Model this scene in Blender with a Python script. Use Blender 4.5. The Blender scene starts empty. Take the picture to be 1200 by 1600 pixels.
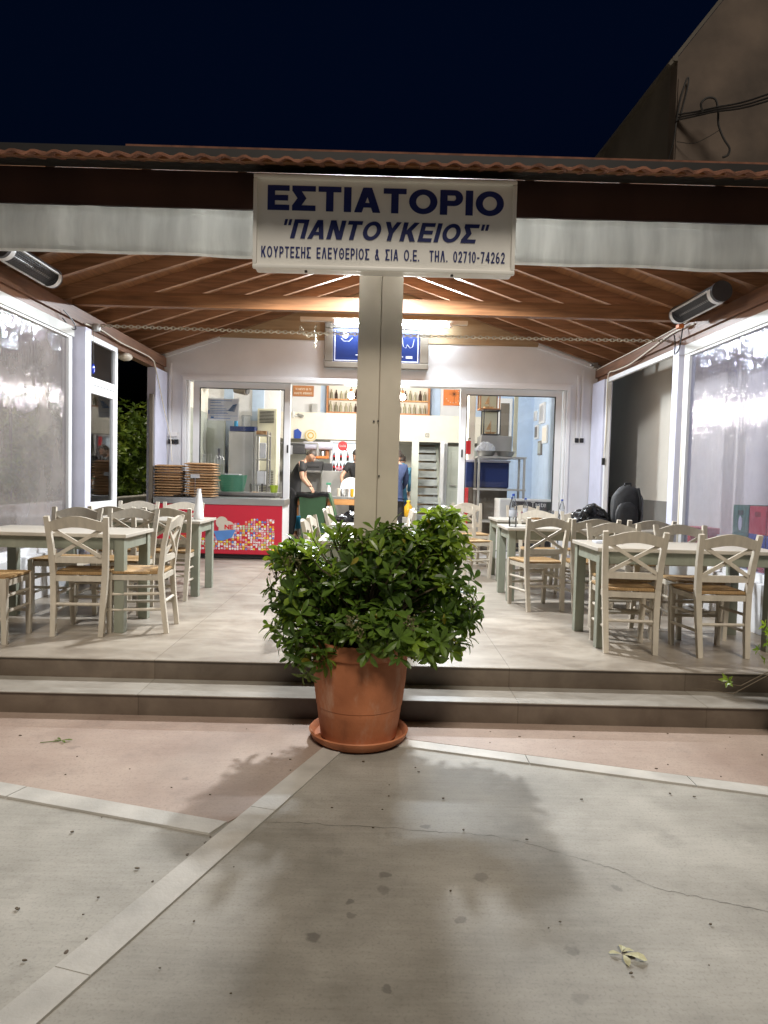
import bpy, bmesh, math, random
from mathutils import Vector, Matrix, noise
R = math.radians
random.seed(11)
sc = bpy.context.scene
col = sc.collection

# ------------------------------------------------------------------ camera, world, light, exposure
F = 1110.0
yc = Vector((-8/F, 54/F, -1)).normalized()
zc = Vector((math.sin(.025), math.cos(.025), 0)); zc = (zc - yc*zc.dot(yc)).normalized()
xc = yc.cross(zc)
cd = bpy.data.cameras.new('camera'); cam = bpy.data.objects.new('camera', cd); col.objects.link(cam)
cd.sensor_fit = 'VERTICAL'; cd.sensor_height = 36; cd.lens = 36*F/1600
cd.clip_start = .05; cd.clip_end = 3000
cam.matrix_world = Matrix.Translation((0, 0, 1.49)) @ Matrix((xc, yc, zc)).to_4x4()
sc.camera = cam

w = bpy.data.worlds.new('World'); sc.world = w; w.use_nodes = True
wn = w.node_tree.nodes; wl = w.node_tree.links
bg = wn['Background']
sky = wn.new('ShaderNodeTexSky'); sky.sky_type = 'NISHITA'; sky.sun_disc = False
sky.sun_elevation = R(-3.5); sky.sun_rotation = R(200); sky.ozone_density = 4.0
tint = wn.new('ShaderNodeMix'); tint.data_type = 'RGBA'; tint.blend_type = 'MULTIPLY'; tint.inputs[0].default_value = 1; tint.inputs[7].default_value = (.22, .95, .72, 1)
wl.new(sky.outputs[0], tint.inputs[6]); wl.new(tint.outputs[2], bg.inputs[0]); bg.inputs[1].default_value = .32

sd = bpy.data.lights.new('street_light_sun', 'SUN'); sun = bpy.data.objects.new('street_light_sun', sd); col.objects.link(sun)
sd.energy = 1.85; sd.angle = R(16); sd.color = (1, .9, .77)
sun.rotation_euler = (R(38), 0, R(5)); sun.location = (-4, -12, 12)     # street lighting behind the camera

sc.view_settings.view_transform = 'Standard'; sc.view_settings.look = 'None'
sc.view_settings.gamma = 1; sc.view_settings.exposure = .3
cy = sc.cycles
cy.use_denoising = True; cy.max_bounces = 8; cy.diffuse_bounces = 4; cy.glossy_bounces = 3
cy.transmission_bounces = 6; cy.transparent_max_bounces = 12; cy.caustics_reflective = False; cy.caustics_refractive = False
cy.sample_clamp_indirect = 4

T = .265        # terrace level above the pavement

# ------------------------------------------------------------------ materials
def newmat(name):
    m = bpy.data.materials.new(name); m.use_nodes = True
    nt = m.node_tree; return m, nt, nt.nodes, nt.links, nt.nodes['Principled BSDF']
def pm(name, c, rough=.5, var=.12, scale=6, bump=0, bscale=40, metal=0, stretch=(1, 1, 1), spec=.5, emis=None, es=0, detail=6, c2=None, rnd=0, trans=0):
    """plain procedural surface: base colour varied by noise, optional bump"""
    m, nt, N, L, b = newmat(name)
    tc = N.new('ShaderNodeTexCoord'); mp = N.new('ShaderNodeMapping'); mp.inputs['Scale'].default_value = stretch
    L.new(tc.outputs['Object'], mp.inputs[0])
    n = N.new('ShaderNodeTexNoise'); n.inputs['Scale'].default_value = scale; n.inputs['Detail'].default_value = detail
    L.new(mp.outputs[0], n.inputs[0])
    r = N.new('ShaderNodeValToRGB'); r.color_ramp.elements[0].position = .3; r.color_ramp.elements[1].position = .7
    lo = [x*(1-var) for x in c]; hi = [min(1, x*(1+var)) for x in (c2 or c)]
    r.color_ramp.elements[0].color = (*lo, 1); r.color_ramp.elements[1].color = (*hi, 1)
    L.new(n.outputs[0], r.inputs[0])
    out = r.outputs[0]
    if rnd:
        oi = N.new('ShaderNodeObjectInfo'); mr = N.new('ShaderNodeMapRange'); mr.inputs[3].default_value = 1-rnd; mr.inputs[4].default_value = 1+rnd
        L.new(oi.outputs['Random'], mr.inputs[0])
        mx = N.new('ShaderNodeMix'); mx.data_type = 'RGBA'; mx.blend_type = 'MULTIPLY'; mx.inputs[0].default_value = 1
        cc = N.new('ShaderNodeCombineColor')
        for i in range(3): L.new(mr.outputs[0], cc.inputs[i])
        L.new(out, mx.inputs[6]); L.new(cc.outputs[0], mx.inputs[7]); out = mx.outputs[2]
    L.new(out, b.inputs['Base Color'])
    b.inputs['Roughness'].default_value = rough; b.inputs['Metallic'].default_value = metal
    b.inputs['Specular IOR Level'].default_value = spec
    if bump:
        n2 = N.new('ShaderNodeTexNoise'); n2.inputs['Scale'].default_value = bscale; n2.inputs['Detail'].default_value = 5
        L.new(mp.outputs[0], n2.inputs[0])
        bp = N.new('ShaderNodeBump'); bp.inputs['Strength'].default_value = bump; bp.inputs['Distance'].default_value = .01
        L.new(n2.outputs[0], bp.inputs['Height']); L.new(bp.outputs[0], b.inputs['Normal'])
    if trans:
        tl = N.new('ShaderNodeBsdfTranslucent'); L.new(out, tl.inputs[0]); ms = N.new('ShaderNodeMixShader'); ms.inputs[0].default_value = trans
        L.new(b.outputs[0], ms.inputs[1]); L.new(tl.outputs[0], ms.inputs[2]); L.new(ms.outputs[0], N['Material Output'].inputs[0])
    if emis:
        b.inputs['Emission Color'].default_value = (*emis, 1); b.inputs['Emission Strength'].default_value = es
    return m
def emit(name, c, s):
    m, nt, N, L, b = newmat(name); N.remove(b)
    e = N.new('ShaderNodeEmission'); e.inputs[0].default_value = (*c, 1); e.inputs[1].default_value = s
    L.new(e.outputs[0], N['Material Output'].inputs[0]); return m
def glass(name, tint=(1, 1, 1), rough=.02, mul=1.0, wavy=0, haze=0, hazecol=(.8, .8, .82), wscale=(1, 1, 1)):
    """thin pane: clear view plus fresnel reflection, optional waviness and milky haze"""
    m, nt, N, L, b = newmat(name); N.remove(b)
    tr = N.new('ShaderNodeBsdfTransparent'); tr.inputs[0].default_value = (*tint, 1)
    gl = N.new('ShaderNodeBsdfGlossy'); gl.inputs['Roughness'].default_value = rough
    fr = N.new('ShaderNodeFresnel'); fr.inputs[0].default_value = 1.5
    ml = N.new('ShaderNodeMath'); ml.operation = 'MULTIPLY'; ml.inputs[1].default_value = mul; ml.use_clamp = True
    L.new(fr.outputs[0], ml.inputs[0])
    mx = N.new('ShaderNodeMixShader'); L.new(ml.outputs[0], mx.inputs[0])
    base = tr.outputs[0]
    if haze:
        df = N.new('ShaderNodeBsdfDiffuse'); df.inputs[0].default_value = (*hazecol, 1)
        tl = N.new('ShaderNodeBsdfTranslucent'); tl.inputs[0].default_value = (*hazecol, 1)
        m1 = N.new('ShaderNodeMixShader'); m1.inputs[0].default_value = .4; L.new(df.outputs[0], m1.inputs[1]); L.new(tl.outputs[0], m1.inputs[2])
        m2 = N.new('ShaderNodeMixShader')
        tc0 = N.new('ShaderNodeTexCoord'); n0 = N.new('ShaderNodeTexNoise'); n0.inputs['Scale'].default_value = 2.2; n0.inputs['Detail'].default_value = 5
        L.new(tc0.outputs['Object'], n0.inputs[0])
        rr = N.new('ShaderNodeMapRange'); rr.inputs[1].default_value = .3; rr.inputs[2].default_value = .75; rr.inputs[3].default_value = haze*.6; rr.inputs[4].default_value = haze*1.4
        L.new(n0.outputs[0], rr.inputs[0]); L.new(rr.outputs[0], m2.inputs[0])
        L.new(tr.outputs[0], m2.inputs[1]); L.new(m1.outputs[0], m2.inputs[2]); base = m2.outputs[0]
    L.new(base, mx.inputs[1]); L.new(gl.outputs[0], mx.inputs[2])
    if wavy:
        tc = N.new('ShaderNodeTexCoord'); mp = N.new('ShaderNodeMapping'); mp.inputs['Scale'].default_value = wscale
        L.new(tc.outputs['Object'], mp.inputs[0])
        n = N.new('ShaderNodeTexNoise'); n.inputs['Scale'].default_value = 3; n.inputs['Detail'].default_value = 3
        L.new(mp.outputs[0], n.inputs[0])
        n2 = N.new('ShaderNodeTexNoise'); n2.inputs['Scale'].default_value = 1.3; n2.inputs['Detail'].default_value = 2
        L.new(tc.outputs['Object'], n2.inputs[0])
        ad = N.new('ShaderNodeMath'); ad.operation = 'MULTIPLY_ADD'; ad.inputs[1].default_value = 2.6
        L.new(n2.outputs[0], ad.inputs[0]); L.new(n.outputs[0], ad.inputs[2])
        bp = N.new('ShaderNodeBump'); bp.inputs['Strength'].default_value = wavy*2; bp.inputs['Distance'].default_value = .012
        L.new(ad.outputs[0], bp.inputs['Height']); L.new(bp.outputs[0], gl.inputs['Normal'])
    L.new(mx.outputs[0], N['Material Output'].inputs[0]); return m
def leafmat(name, c):
    m, nt, N, L, b = newmat(name)
    tc = N.new('ShaderNodeTexCoord'); n = N.new('ShaderNodeTexNoise'); n.inputs['Scale'].default_value = 14
    L.new(tc.outputs['Object'], n.inputs[0])
    r = N.new('ShaderNodeValToRGB'); r.color_ramp.elements[0].position = .3; r.color_ramp.elements[1].position = .7
    r.color_ramp.elements[0].color = (c[0]*.75, c[1]*.75, c[2]*.75, 1); r.color_ramp.elements[1].color = (c[0]*1.25, c[1]*1.25, c[2]*1.2, 1)
    L.new(n.outputs[0], r.inputs[0]); L.new(r.outputs[0], b.inputs['Base Color'])
    b.inputs['Roughness'].default_value = .33
    tl = N.new('ShaderNodeBsdfTranslucent'); tl.inputs[0].default_value = (c[0]*2.2, c[1]*2.0, c[2]*.9, 1)
    mx = N.new('ShaderNodeMixShader'); mx.inputs[0].default_value = .36
    L.new(b.outputs[0], mx.inputs[1]); L.new(tl.outputs[0], mx.inputs[2]); L.new(mx.outputs[0], N['Material Output'].inputs[0])
    return m
def woodmat(name, c, c2, rough=.45, axis='X', scale=3.0, bump=.15):
    m, nt, N, L, b = newmat(name)
    tc = N.new('ShaderNodeTexCoord'); mp = N.new('ShaderNodeMapping')
    s = {'X': (.6, 9, 9), 'Y': (9, .6, 9), 'Z': (9, 9, .6)}[axis]; mp.inputs['Scale'].default_value = s
    L.new(tc.outputs['Object'], mp.inputs[0])
    n = N.new('ShaderNodeTexNoise'); n.inputs['Scale'].default_value = scale; n.inputs['Detail'].default_value = 8; n.inputs['Distortion'].default_value = .8
    L.new(mp.outputs[0], n.inputs[0])
    n3 = N.new('ShaderNodeTexNoise'); n3.inputs['Scale'].default_value = 1.7; L.new(tc.outputs['Object'], n3.inputs[0])
    ad = N.new('ShaderNodeMath'); ad.operation = 'MULTIPLY_ADD'; ad.inputs[1].default_value = .5; L.new(n3.outputs[0], ad.inputs[0]); L.new(n.outputs[0], ad.inputs[2])
    r = N.new('ShaderNodeValToRGB'); r.color_ramp.elements[0].position = .5; r.color_ramp.elements[1].position = .95
    r.color_ramp.elements[0].color = (*c, 1); r.color_ramp.elements[1].color = (*c2, 1)
    L.new(ad.outputs[0], r.inputs[0]); L.new(r.outputs[0], b.inputs['Base Color']); b.inputs['Roughness'].default_value = rough
    bp = N.new('ShaderNodeBump'); bp.inputs['Strength'].default_value = bump; bp.inputs['Distance'].default_value = .005
    L.new(n.outputs[0], bp.inputs['Height']); L.new(bp.outputs[0], b.inputs['Normal'])
    return m

def concrete(name, c1, c2, stains=(), rough=.55, speck=True, bumpy=.25):
    """brushed cement screed: broad patches, fine horizontal trowel streaks, small dark specks and spots of old chewing gum"""
    m, nt, N, L, b = newmat(name)
    tc = N.new('ShaderNodeTexCoord')
    n1 = N.new('ShaderNodeTexNoise'); n1.inputs['Scale'].default_value = 1.1; n1.inputs['Detail'].default_value = 8; n1.inputs['Roughness'].default_value = .6
    L.new(tc.outputs['Object'], n1.inputs[0])
    mp = N.new('ShaderNodeMapping'); mp.inputs['Scale'].default_value = (2.5, 30, 1); mp.inputs['Rotation'].default_value = (0, 0, R(4))
    L.new(tc.outputs['Object'], mp.inputs[0])
    n2 = N.new('ShaderNodeTexNoise'); n2.inputs['Scale'].default_value = 1.5; n2.inputs['Detail'].default_value = 6; L.new(mp.outputs[0], n2.inputs[0])
    ad = N.new('ShaderNodeMath'); ad.operation = 'MULTIPLY_ADD'; ad.inputs[1].default_value = .15
    L.new(n2.outputs[0], ad.inputs[0]); L.new(n1.outputs[0], ad.inputs[2])
    r = N.new('ShaderNodeValToRGB'); r.color_ramp.elements[0].position = .4; r.color_ramp.elements[1].position = .72
    r.color_ramp.elements[0].color = (*c1, 1); r.color_ramp.elements[1].color = (*c2, 1)
    L.new(ad.outputs[0], r.inputs[0]); out = r.outputs[0]
    def darken(fac_socket, amt, colr=(.03, .028, .025)):
        nonlocal out
        mx = N.new('ShaderNodeMix'); mx.data_type = 'RGBA'
        k = N.new('ShaderNodeMath'); k.operation = 'MULTIPLY'; k.inputs[1].default_value = amt; L.new(fac_socket, k.inputs[0])
        L.new(k.outputs[0], mx.inputs[0]); L.new(out, mx.inputs[6]); mx.inputs[7].default_value = (*colr, 1); out = mx.outputs[2]
    n4 = N.new('ShaderNodeTexNoise'); n4.inputs['Scale'].default_value = 4.2; n4.inputs['Detail'].default_value = 9; n4.inputs['Roughness'].default_value = .7
    L.new(tc.outputs['Object'], n4.inputs[0])
    q = N.new('ShaderNodeMapRange'); q.inputs[1].default_value = .56; q.inputs[2].default_value = .78; L.new(n4.outputs[0], q.inputs[0])
    darken(q.outputs[0], .3, (.09, .085, .075))
    ng = N.new('ShaderNodeTexNoise'); ng.inputs['Scale'].default_value = 95; ng.inputs['Detail'].default_value = 3; L.new(tc.outputs['Object'], ng.inputs[0])   # sand grain and pores
    qg = N.new('ShaderNodeMapRange'); qg.inputs[1].default_value = .52; qg.inputs[2].default_value = .72; L.new(ng.outputs[0], qg.inputs[0]); darken(qg.outputs[0], .28, (.1, .095, .085))
    nm = N.new('ShaderNodeTexNoise'); nm.inputs['Scale'].default_value = .55; nm.inputs['Detail'].default_value = 5; nm.inputs['Roughness'].default_value = .7; nm.inputs['Distortion'].default_value = .6; L.new(tc.outputs['Object'], nm.inputs[0])
    qm = N.new('ShaderNodeMapRange'); qm.inputs[1].default_value = .5; qm.inputs[2].default_value = .7; L.new(nm.outputs[0], qm.inputs[0]); darken(qm.outputs[0], .3, (.15, .135, .11))
    if speck:
        v = N.new('ShaderNodeTexVoronoi'); v.inputs['Scale'].default_value = 4.0; L.new(tc.outputs['Object'], v.inputs[0])
        # only some cells carry a speck, each of its own size
        sep = N.new('ShaderNodeSeparateColor'); L.new(v.outputs['Color'], sep.inputs[0])
        th = N.new('ShaderNodeMapRange'); th.inputs[1].default_value = .45; th.inputs[2].default_value = 1; th.inputs[3].default_value = 0; th.inputs[4].default_value = .016
        L.new(sep.outputs[0], th.inputs[0])
        lt = N.new('ShaderNodeMath'); lt.operation = 'LESS_THAN'; L.new(v.outputs['Distance'], lt.inputs[0]); L.new(th.outputs[0], lt.inputs[1])
        darken(lt.outputs[0], .75)
    if stains:
        nz = N.new('ShaderNodeTexNoise'); nz.inputs['Scale'].default_value = 22; nz.inputs['Detail'].default_value = 4; L.new(tc.outputs['Object'], nz.inputs[0])
        sx = N.new('ShaderNodeVectorMath'); sx.operation = 'SUBTRACT'; sx.inputs[1].default_value = (.5, .5, .5); L.new(nz.outputs['Color'], sx.inputs[0])
        sm = N.new('ShaderNodeVectorMath'); sm.operation = 'SCALE'; sm.inputs['Scale'].default_value = .06; L.new(sx.outputs[0], sm.inputs[0])
        wp = N.new('ShaderNodeVectorMath'); L.new(tc.outputs['Object'], wp.inputs[0]); L.new(sm.outputs[0], wp.inputs[1])
        for (x, y, rad, amt) in stains:
            d = N.new('ShaderNodeVectorMath'); d.operation = 'DISTANCE'; d.inputs[1].default_value = (x, y, 0); L.new(wp.outputs[0], d.inputs[0])
            g = N.new('ShaderNodeMapRange'); g.inputs[1].default_value = rad; g.inputs[2].default_value = rad*.7; L.new(d.outputs['Value'], g.inputs[0])
            darken(g.outputs[0], amt*.65, (.06, .055, .05))
    L.new(out, b.inputs['Base Color'])
    rr = N.new('ShaderNodeMapRange'); rr.inputs[3].default_value = rough-.1; rr.inputs[4].default_value = rough+.15; L.new(n1.outputs[0], rr.inputs[0]); L.new(rr.outputs[0], b.inputs['Roughness'])
    bp = N.new('ShaderNodeBump'); bp.inputs['Strength'].default_value = bumpy; bp.inputs['Distance'].default_value = .006
    hs_ = N.new('ShaderNodeMath'); hs_.operation = 'MULTIPLY_ADD'; hs_.inputs[1].default_value = .35; L.new(ng.outputs[0], hs_.inputs[0]); L.new(ad.outputs[0], hs_.inputs[2])
    L.new(hs_.outputs[0], bp.inputs['Height']); L.new(bp.outputs[0], b.inputs['Normal'])
    return m
def tilefloor(name, c1, c2, ox=.887, oy=4.6, tw=1.16, th=.62):
    """large porcelain tiles with thin joints, cloudy cement look"""
    m, nt, N, L, b = newmat(name)
    tc = N.new('ShaderNodeTexCoord')
    mp = N.new('ShaderNodeMapping'); mp.inputs['Location'].default_value = (-ox, -oy, 0); L.new(tc.outputs['Object'], mp.inputs[0])
    br = N.new('ShaderNodeTexBrick'); br.offset = .0; br.inputs['Scale'].default_value = 1; br.inputs['Brick Width'].default_value = tw; br.inputs['Row Height'].default_value = th
    br.inputs['Mortar Size'].default_value = .003; br.inputs['Mortar Smooth'].default_value = .1; br.inputs['Bias'].default_value = 0
    br.inputs['Color1'].default_value = (.9, .9, .9, 1); br.inputs['Color2'].default_value = (1, 1, 1, 1); br.inputs['Mortar'].default_value = (.55, .53, .5, 1)
    L.new(mp.outputs[0], br.inputs[0])
    m2 = N.new('ShaderNodeMapping'); m2.inputs['Scale'].default_value = (1, 1.7, 1); L.new(tc.outputs['Object'], m2.inputs[0])
    n = N.new('ShaderNodeTexNoise'); n.inputs['Scale'].default_value = 2.6; n.inputs['Detail'].default_value = 9; n.inputs['Roughness'].default_value = .65; n.inputs['Distortion'].default_value = .4; L.new(m2.outputs[0], n.inputs[0])
    r = N.new('ShaderNodeValToRGB'); r.color_ramp.elements[0].position = .36; r.color_ramp.elements[1].position = .66
    r.color_ramp.elements[0].color = (*c1, 1); r.color_ramp.elements[1].color = (*c2, 1); L.new(n.outputs[0], r.inputs[0])
    mx = N.new('ShaderNodeMix'); mx.data_type = 'RGBA'; mx.blend_type = 'MULTIPLY'; mx.inputs[0].default_value = 1
    L.new(r.outputs[0], mx.inputs[6]); L.new(br.outputs['Color'], mx.inputs[7]); L.new(mx.outputs[2], b.inputs['Base Color'])
    rr = N.new('ShaderNodeMapRange'); rr.inputs[3].default_value = .28; rr.inputs[4].default_value = .5; L.new(n.outputs[0], rr.inputs[0]); L.new(rr.outputs[0], b.inputs['Roughness'])
    bp = N.new('ShaderNodeBump'); bp.inputs['Strength'].default_value = .35; bp.inputs['Distance'].default_value = .002; bp.invert = True
    L.new(br.outputs['Fac'], bp.inputs['Height']); L.new(bp.outputs[0], b.inputs['Normal'])
    return m
def rushmat():
    m, nt, N, L, b = newmat('rush')
    tc = N.new('ShaderNodeTexCoord'); sp = N.new('ShaderNodeSeparateXYZ'); L.new(tc.outputs['Object'], sp.inputs[0])
    ax = N.new('ShaderNodeMath'); ax.operation = 'ABSOLUTE'; L.new(sp.outputs[0], ax.inputs[0])
    ay = N.new('ShaderNodeMath'); ay.operation = 'ABSOLUTE'; L.new(sp.outputs[1], ay.inputs[0])
    mxx = N.new('ShaderNodeMath'); mxx.operation = 'MINIMUM'; L.new(ax.outputs[0], mxx.inputs[0]); L.new(ay.outputs[0], mxx.inputs[1])
    nz = N.new('ShaderNodeTexNoise'); nz.inputs['Scale'].default_value = 30; L.new(tc.outputs['Object'], nz.inputs[0])
    k = N.new('ShaderNodeMath'); k.operation = 'MULTIPLY_ADD'; k.inputs[1].default_value = 560; L.new(mxx.outputs[0], k.inputs[0])
    k2 = N.new('ShaderNodeMath'); k2.operation = 'MULTIPLY'; k2.inputs[1].default_value = 5; L.new(nz.outputs[0], k2.inputs[0]); L.new(k2.outputs[0], k.inputs[2])
    s = N.new('ShaderNodeMath'); s.operation = 'SINE'; L.new(k.outputs[0], s.inputs[0])
    r = N.new('ShaderNodeValToRGB'); r.color_ramp.elements[0].color = (.24, .125, .045, 1); r.color_ramp.elements[1].color = (.62, .42, .2, 1)
    n = N.new('ShaderNodeTexNoise'); n.inputs['Scale'].default_value = 9; n.inputs['Detail'].default_value = 5; L.new(tc.outputs['Object'], n.inputs[0])
    mr = N.new('ShaderNodeMath'); mr.operation = 'MULTIPLY_ADD'; mr.inputs[1].default_value = .22; L.new(s.outputs[0], mr.inputs[0]); L.new(n.outputs[0], mr.inputs[2])
    L.new(mr.outputs[0], r.inputs[0]); L.new(r.outputs[0], b.inputs['Base Color']); b.inputs['Roughness'].default_value = .7
    bp = N.new('ShaderNodeBump'); bp.inputs['Strength'].default_value = .6; bp.inputs['Distance'].default_value = .004; L.new(s.outputs[0], bp.inputs['Height']); L.new(bp.outputs[0], b.inputs['Normal'])
    return m

STAINS = [(.057, 2.60, .035, .7), (.056, 2.50, .04, .55), (-.068, 2.425, .025, .75), (-.172, 2.231, .03, .8), (-.059, 2.349, .02, .6), (.418, 2.60, .045, .5),
          (.315, 2.336, .03, .6), (.24, 2.974, .03, .7), (.914, 2.546, .03, .5), (.655, 2.193, .03, .5), (.624, 1.98, .04, .35), (.058, 1.996, .02, .7), (.1, 2.9, .05, .25), (-.14, 2.75, .05, .25), (1.25, 2.9, .09, .18)]
M = {}
M['grey_ground'] = concrete('grey_ground', (.205, .192, .163), (.44, .417, .37), [(x, y, r*.8, a) for x, y, r, a in STAINS])
M['red_ground'] = concrete('red_ground', (.3, .215, .175), (.44, .345, .285), [(-1.6, 3.75, .03, .4), (-.9, 3.4, .02, .5)])
M['strip'] = pm('strip', (.48, .46, .42), .5, .2, 4, .2, 60, detail=10)
M['tile'] = tilefloor('tile', (.245, .208, .168), (.40, .358, .30))
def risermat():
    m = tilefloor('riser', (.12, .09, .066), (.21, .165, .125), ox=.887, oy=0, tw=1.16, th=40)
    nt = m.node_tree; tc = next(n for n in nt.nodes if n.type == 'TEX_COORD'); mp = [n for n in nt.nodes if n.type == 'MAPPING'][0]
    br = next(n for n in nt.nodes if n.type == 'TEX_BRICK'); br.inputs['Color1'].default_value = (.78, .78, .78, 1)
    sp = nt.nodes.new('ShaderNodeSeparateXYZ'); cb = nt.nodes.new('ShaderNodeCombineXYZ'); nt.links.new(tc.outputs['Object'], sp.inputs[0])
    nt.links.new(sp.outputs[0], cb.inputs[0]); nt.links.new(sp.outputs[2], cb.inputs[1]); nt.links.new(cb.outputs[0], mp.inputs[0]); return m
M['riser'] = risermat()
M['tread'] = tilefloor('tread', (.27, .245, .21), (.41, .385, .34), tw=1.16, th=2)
M['white_wall'] = pm('white_wall', (.74, .75, .77), .6, .05, 2.5, .12, 30)
M['white_alu'] = pm('white_alu', (.8, .81, .83), .35, .03, 4)
M['lilac'] = pm('lilac', (.6, .61, .74), .45, .06, 5)
M['cream_metal'] = pm('cream_metal', (.66, .6, .5), .4, .1, 3, .03, 30)
M['sign_white'] = pm('sign_white', (.82, .81, .77), .35, .06, 2)
M['navy'] = pm('navy', (.012, .02, .12), .4, .1)
M['valance'] = pm('valance', (.72, .72, .69), .45, .2, 1.6, .9, 6, stretch=(5, 1, .7), trans=.45)
M['brown_wood'] = woodmat('brown_wood', (.14, .06, .025), (.3, .14, .06), axis='X')
M['brown_wood_y'] = woodmat('brown_wood_y', (.10, .045, .024), (.2, .095, .05), axis='Y')
M['rafter'] = woodmat('rafter', (.16, .078, .038), (.36, .19, .1), axis='X')
M['ceiling_boards'] = woodmat('ceiling_boards', (.15, .066, .028), (.33, .155, .066), axis='Y')
M['plywood'] = woodmat('plywood', (.3, .2, .11), (.46, .33, .19), axis='X', scale=2, rough=.6)
M['dark_fascia'] = pm('dark_fascia', (.045, .022, .018), .3, .25, 3, .05, 20, stretch=(1, 1, .3))
M['gutter'] = pm('gutter', (.02, .018, .016), .4, .2)
M['roof_tile'] = pm('roof_tile', (.17, .07, .04), .85, .5, 9, .3, 30)
M['black'] = pm('black', (.012, .012, .013), .45, .2)
M['dark_grey'] = pm('dark_grey', (.05, .05, .052), .5, .15)
M['steel'] = pm('steel', (.5, .5, .5), .32, .1, 3, metal=.85, stretch=(1, 6, 1))
M['galv'] = pm('galv', (.42, .42, .41), .4, .12, 4, metal=.5)
M['chair_cream'] = pm('chair_cream', (.55, .5, .415), .5, .1, 9, .08, 60, stretch=(3, 3, .6), rnd=.06)
M['table_top'] = pm('table_top', (.46, .425, .365), .4, .07, 4, .05, 50, rnd=.05)
M['table_green'] = pm('table_green', (.25, .265, .21), .5, .12, 6, .08, 50, stretch=(2, 2, .5))
M['rush'] = rushmat()
M['red_freezer'] = pm('red_freezer', (.55, .02, .045), .35, .05, 3)
M['white_plastic'] = pm('white_plastic', (.78, .78, .78), .35, .03)
def potmat():
    """fired clay with pale lime bloom, water stains and a scratched ring"""
    m = pm('terracotta', (.41, .135, .052), .68, .25, 3.5, .12, 60, c2=(.46, .17, .075))
    nt = m.node_tree; N = nt.nodes; L = nt.links; b = N['Principled BSDF']; src = b.inputs['Base Color'].links[0].from_socket
    tc = N.new('ShaderNodeTexCoord'); mp = N.new('ShaderNodeMapping'); mp.inputs['Scale'].default_value = (5, 5, 2.2); L.new(tc.outputs['Object'], mp.inputs[0])
    n = N.new('ShaderNodeTexNoise'); n.inputs['Scale'].default_value = 1.6; n.inputs['Detail'].default_value = 8; n.inputs['Roughness'].default_value = .68; L.new(mp.outputs[0], n.inputs[0])
    q = N.new('ShaderNodeMapRange'); q.inputs[1].default_value = .54; q.inputs[2].default_value = .8; q.inputs[4].default_value = .75; L.new(n.outputs[0], q.inputs[0])
    mx = N.new('ShaderNodeMix'); mx.data_type = 'RGBA'; L.new(q.outputs[0], mx.inputs[0]); L.new(src, mx.inputs[6]); mx.inputs[7].default_value = (.52, .36, .26, 1)
    q2 = N.new('ShaderNodeMapRange'); q2.inputs[1].default_value = .44; q2.inputs[2].default_value = .25; q2.inputs[4].default_value = .6; L.new(n.outputs[0], q2.inputs[0])
    m2 = N.new('ShaderNodeMix'); m2.data_type = 'RGBA'; L.new(q2.outputs[0], m2.inputs[0]); L.new(mx.outputs[2], m2.inputs[6]); m2.inputs[7].default_value = (.17, .06, .03, 1); L.new(m2.outputs[2], b.inputs['Base Color'])
    return m
M['terracotta'] = potmat()
M['soil'] = pm('soil', (.05, .035, .025), .9, .4, 30, .5, 60)
M['glass'] = glass('glass')
M['pvc'] = glass('pvc', (.82, .82, .88), .05, .32, wavy=.38, haze=.34, hazecol=(.6, .54, .49), wscale=(1, 9, 2.0))
M['pvc_right'] = glass('pvc_right', (.85, .85, .92), .05, .32, wavy=.38, haze=.12, hazecol=(.48, .5, .6), wscale=(1, 9, 2.0))
M['clear_plastic'] = glass('clear_plastic', (.93, .95, .97), .08, 2.2)
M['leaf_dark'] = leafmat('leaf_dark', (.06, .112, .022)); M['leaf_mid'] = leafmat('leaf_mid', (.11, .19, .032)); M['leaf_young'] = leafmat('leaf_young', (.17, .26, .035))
M['leaf_yellow'] = leafmat('leaf_yellow', (.38, .33, .06)); M['bush_dark'] = leafmat('bush_dark', (.07, .12, .02)); M['bush_mid'] = leafmat('bush_mid', (.12, .19, .03)); M['bush_light'] = leafmat('bush_light', (.2, .28, .04))
M['stem'] = pm('stem', (.1, .075, .045), .8, .2)
M['seed'] = pm('seed', (.13, .12, .05), .7, .3)
M['cork'] = pm('cork', (.4, .23, .11), .8, .3, 25, .5, 60, rnd=.22, c2=(.5, .31, .16))
M['skin'] = pm('skin', (.5, .29, .2), .5, .06, 8)
M['hair'] = pm('hair', (.03, .02, .015), .6, .3, 30)
M['shirt_black'] = pm('shirt_black', (.018, .018, .02), .8, .2, 9, .2, 20)
M['trousers_black'] = pm('trousers_black', (.022, .022, .026), .8, .2, 9, .2, 20)
M['sweater_blue'] = pm('sweater_blue', (.04, .06, .14), .85, .15, 12, .2, 40)
M['jacket_teal'] = pm('jacket_teal', (.06, .2, .32), .7, .12, 9, .2, 20)
M['jeans'] = pm('jeans', (.06, .11, .25), .8, .2, 20)
M['apron_white'] = pm('apron_white', (.7, .7, .72), .7, .08)
M['bin_green'] = pm('bin_green', (.06, .15, .075), .45, .1)
M['bag_black'] = pm('bag_black', (.01, .01, .011), .25, .2, 9, .4, 14)
M['bag_fabric'] = pm('bag_fabric', (.014, .014, .016), .7, .3, 20, .3, 60)
M['blue_tub'] = pm('blue_tub', (.03, .3, .55), .4, .06)
M['green_tub'] = pm('green_tub', (.08, .32, .2), .4, .06)
M['orange'] = pm('orange', (.75, .22, .05), .5, .1)
M['orange_wood'] = woodmat('orange_wood', (.5, .22, .07), (.68, .36, .14), axis='X')
M['frame_wood'] = pm('frame_wood', (.42, .17, .06), .5, .15)
M['blue_panel'] = pm('blue_panel', (.012, .03, .14), .3, .1, 3)
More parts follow.
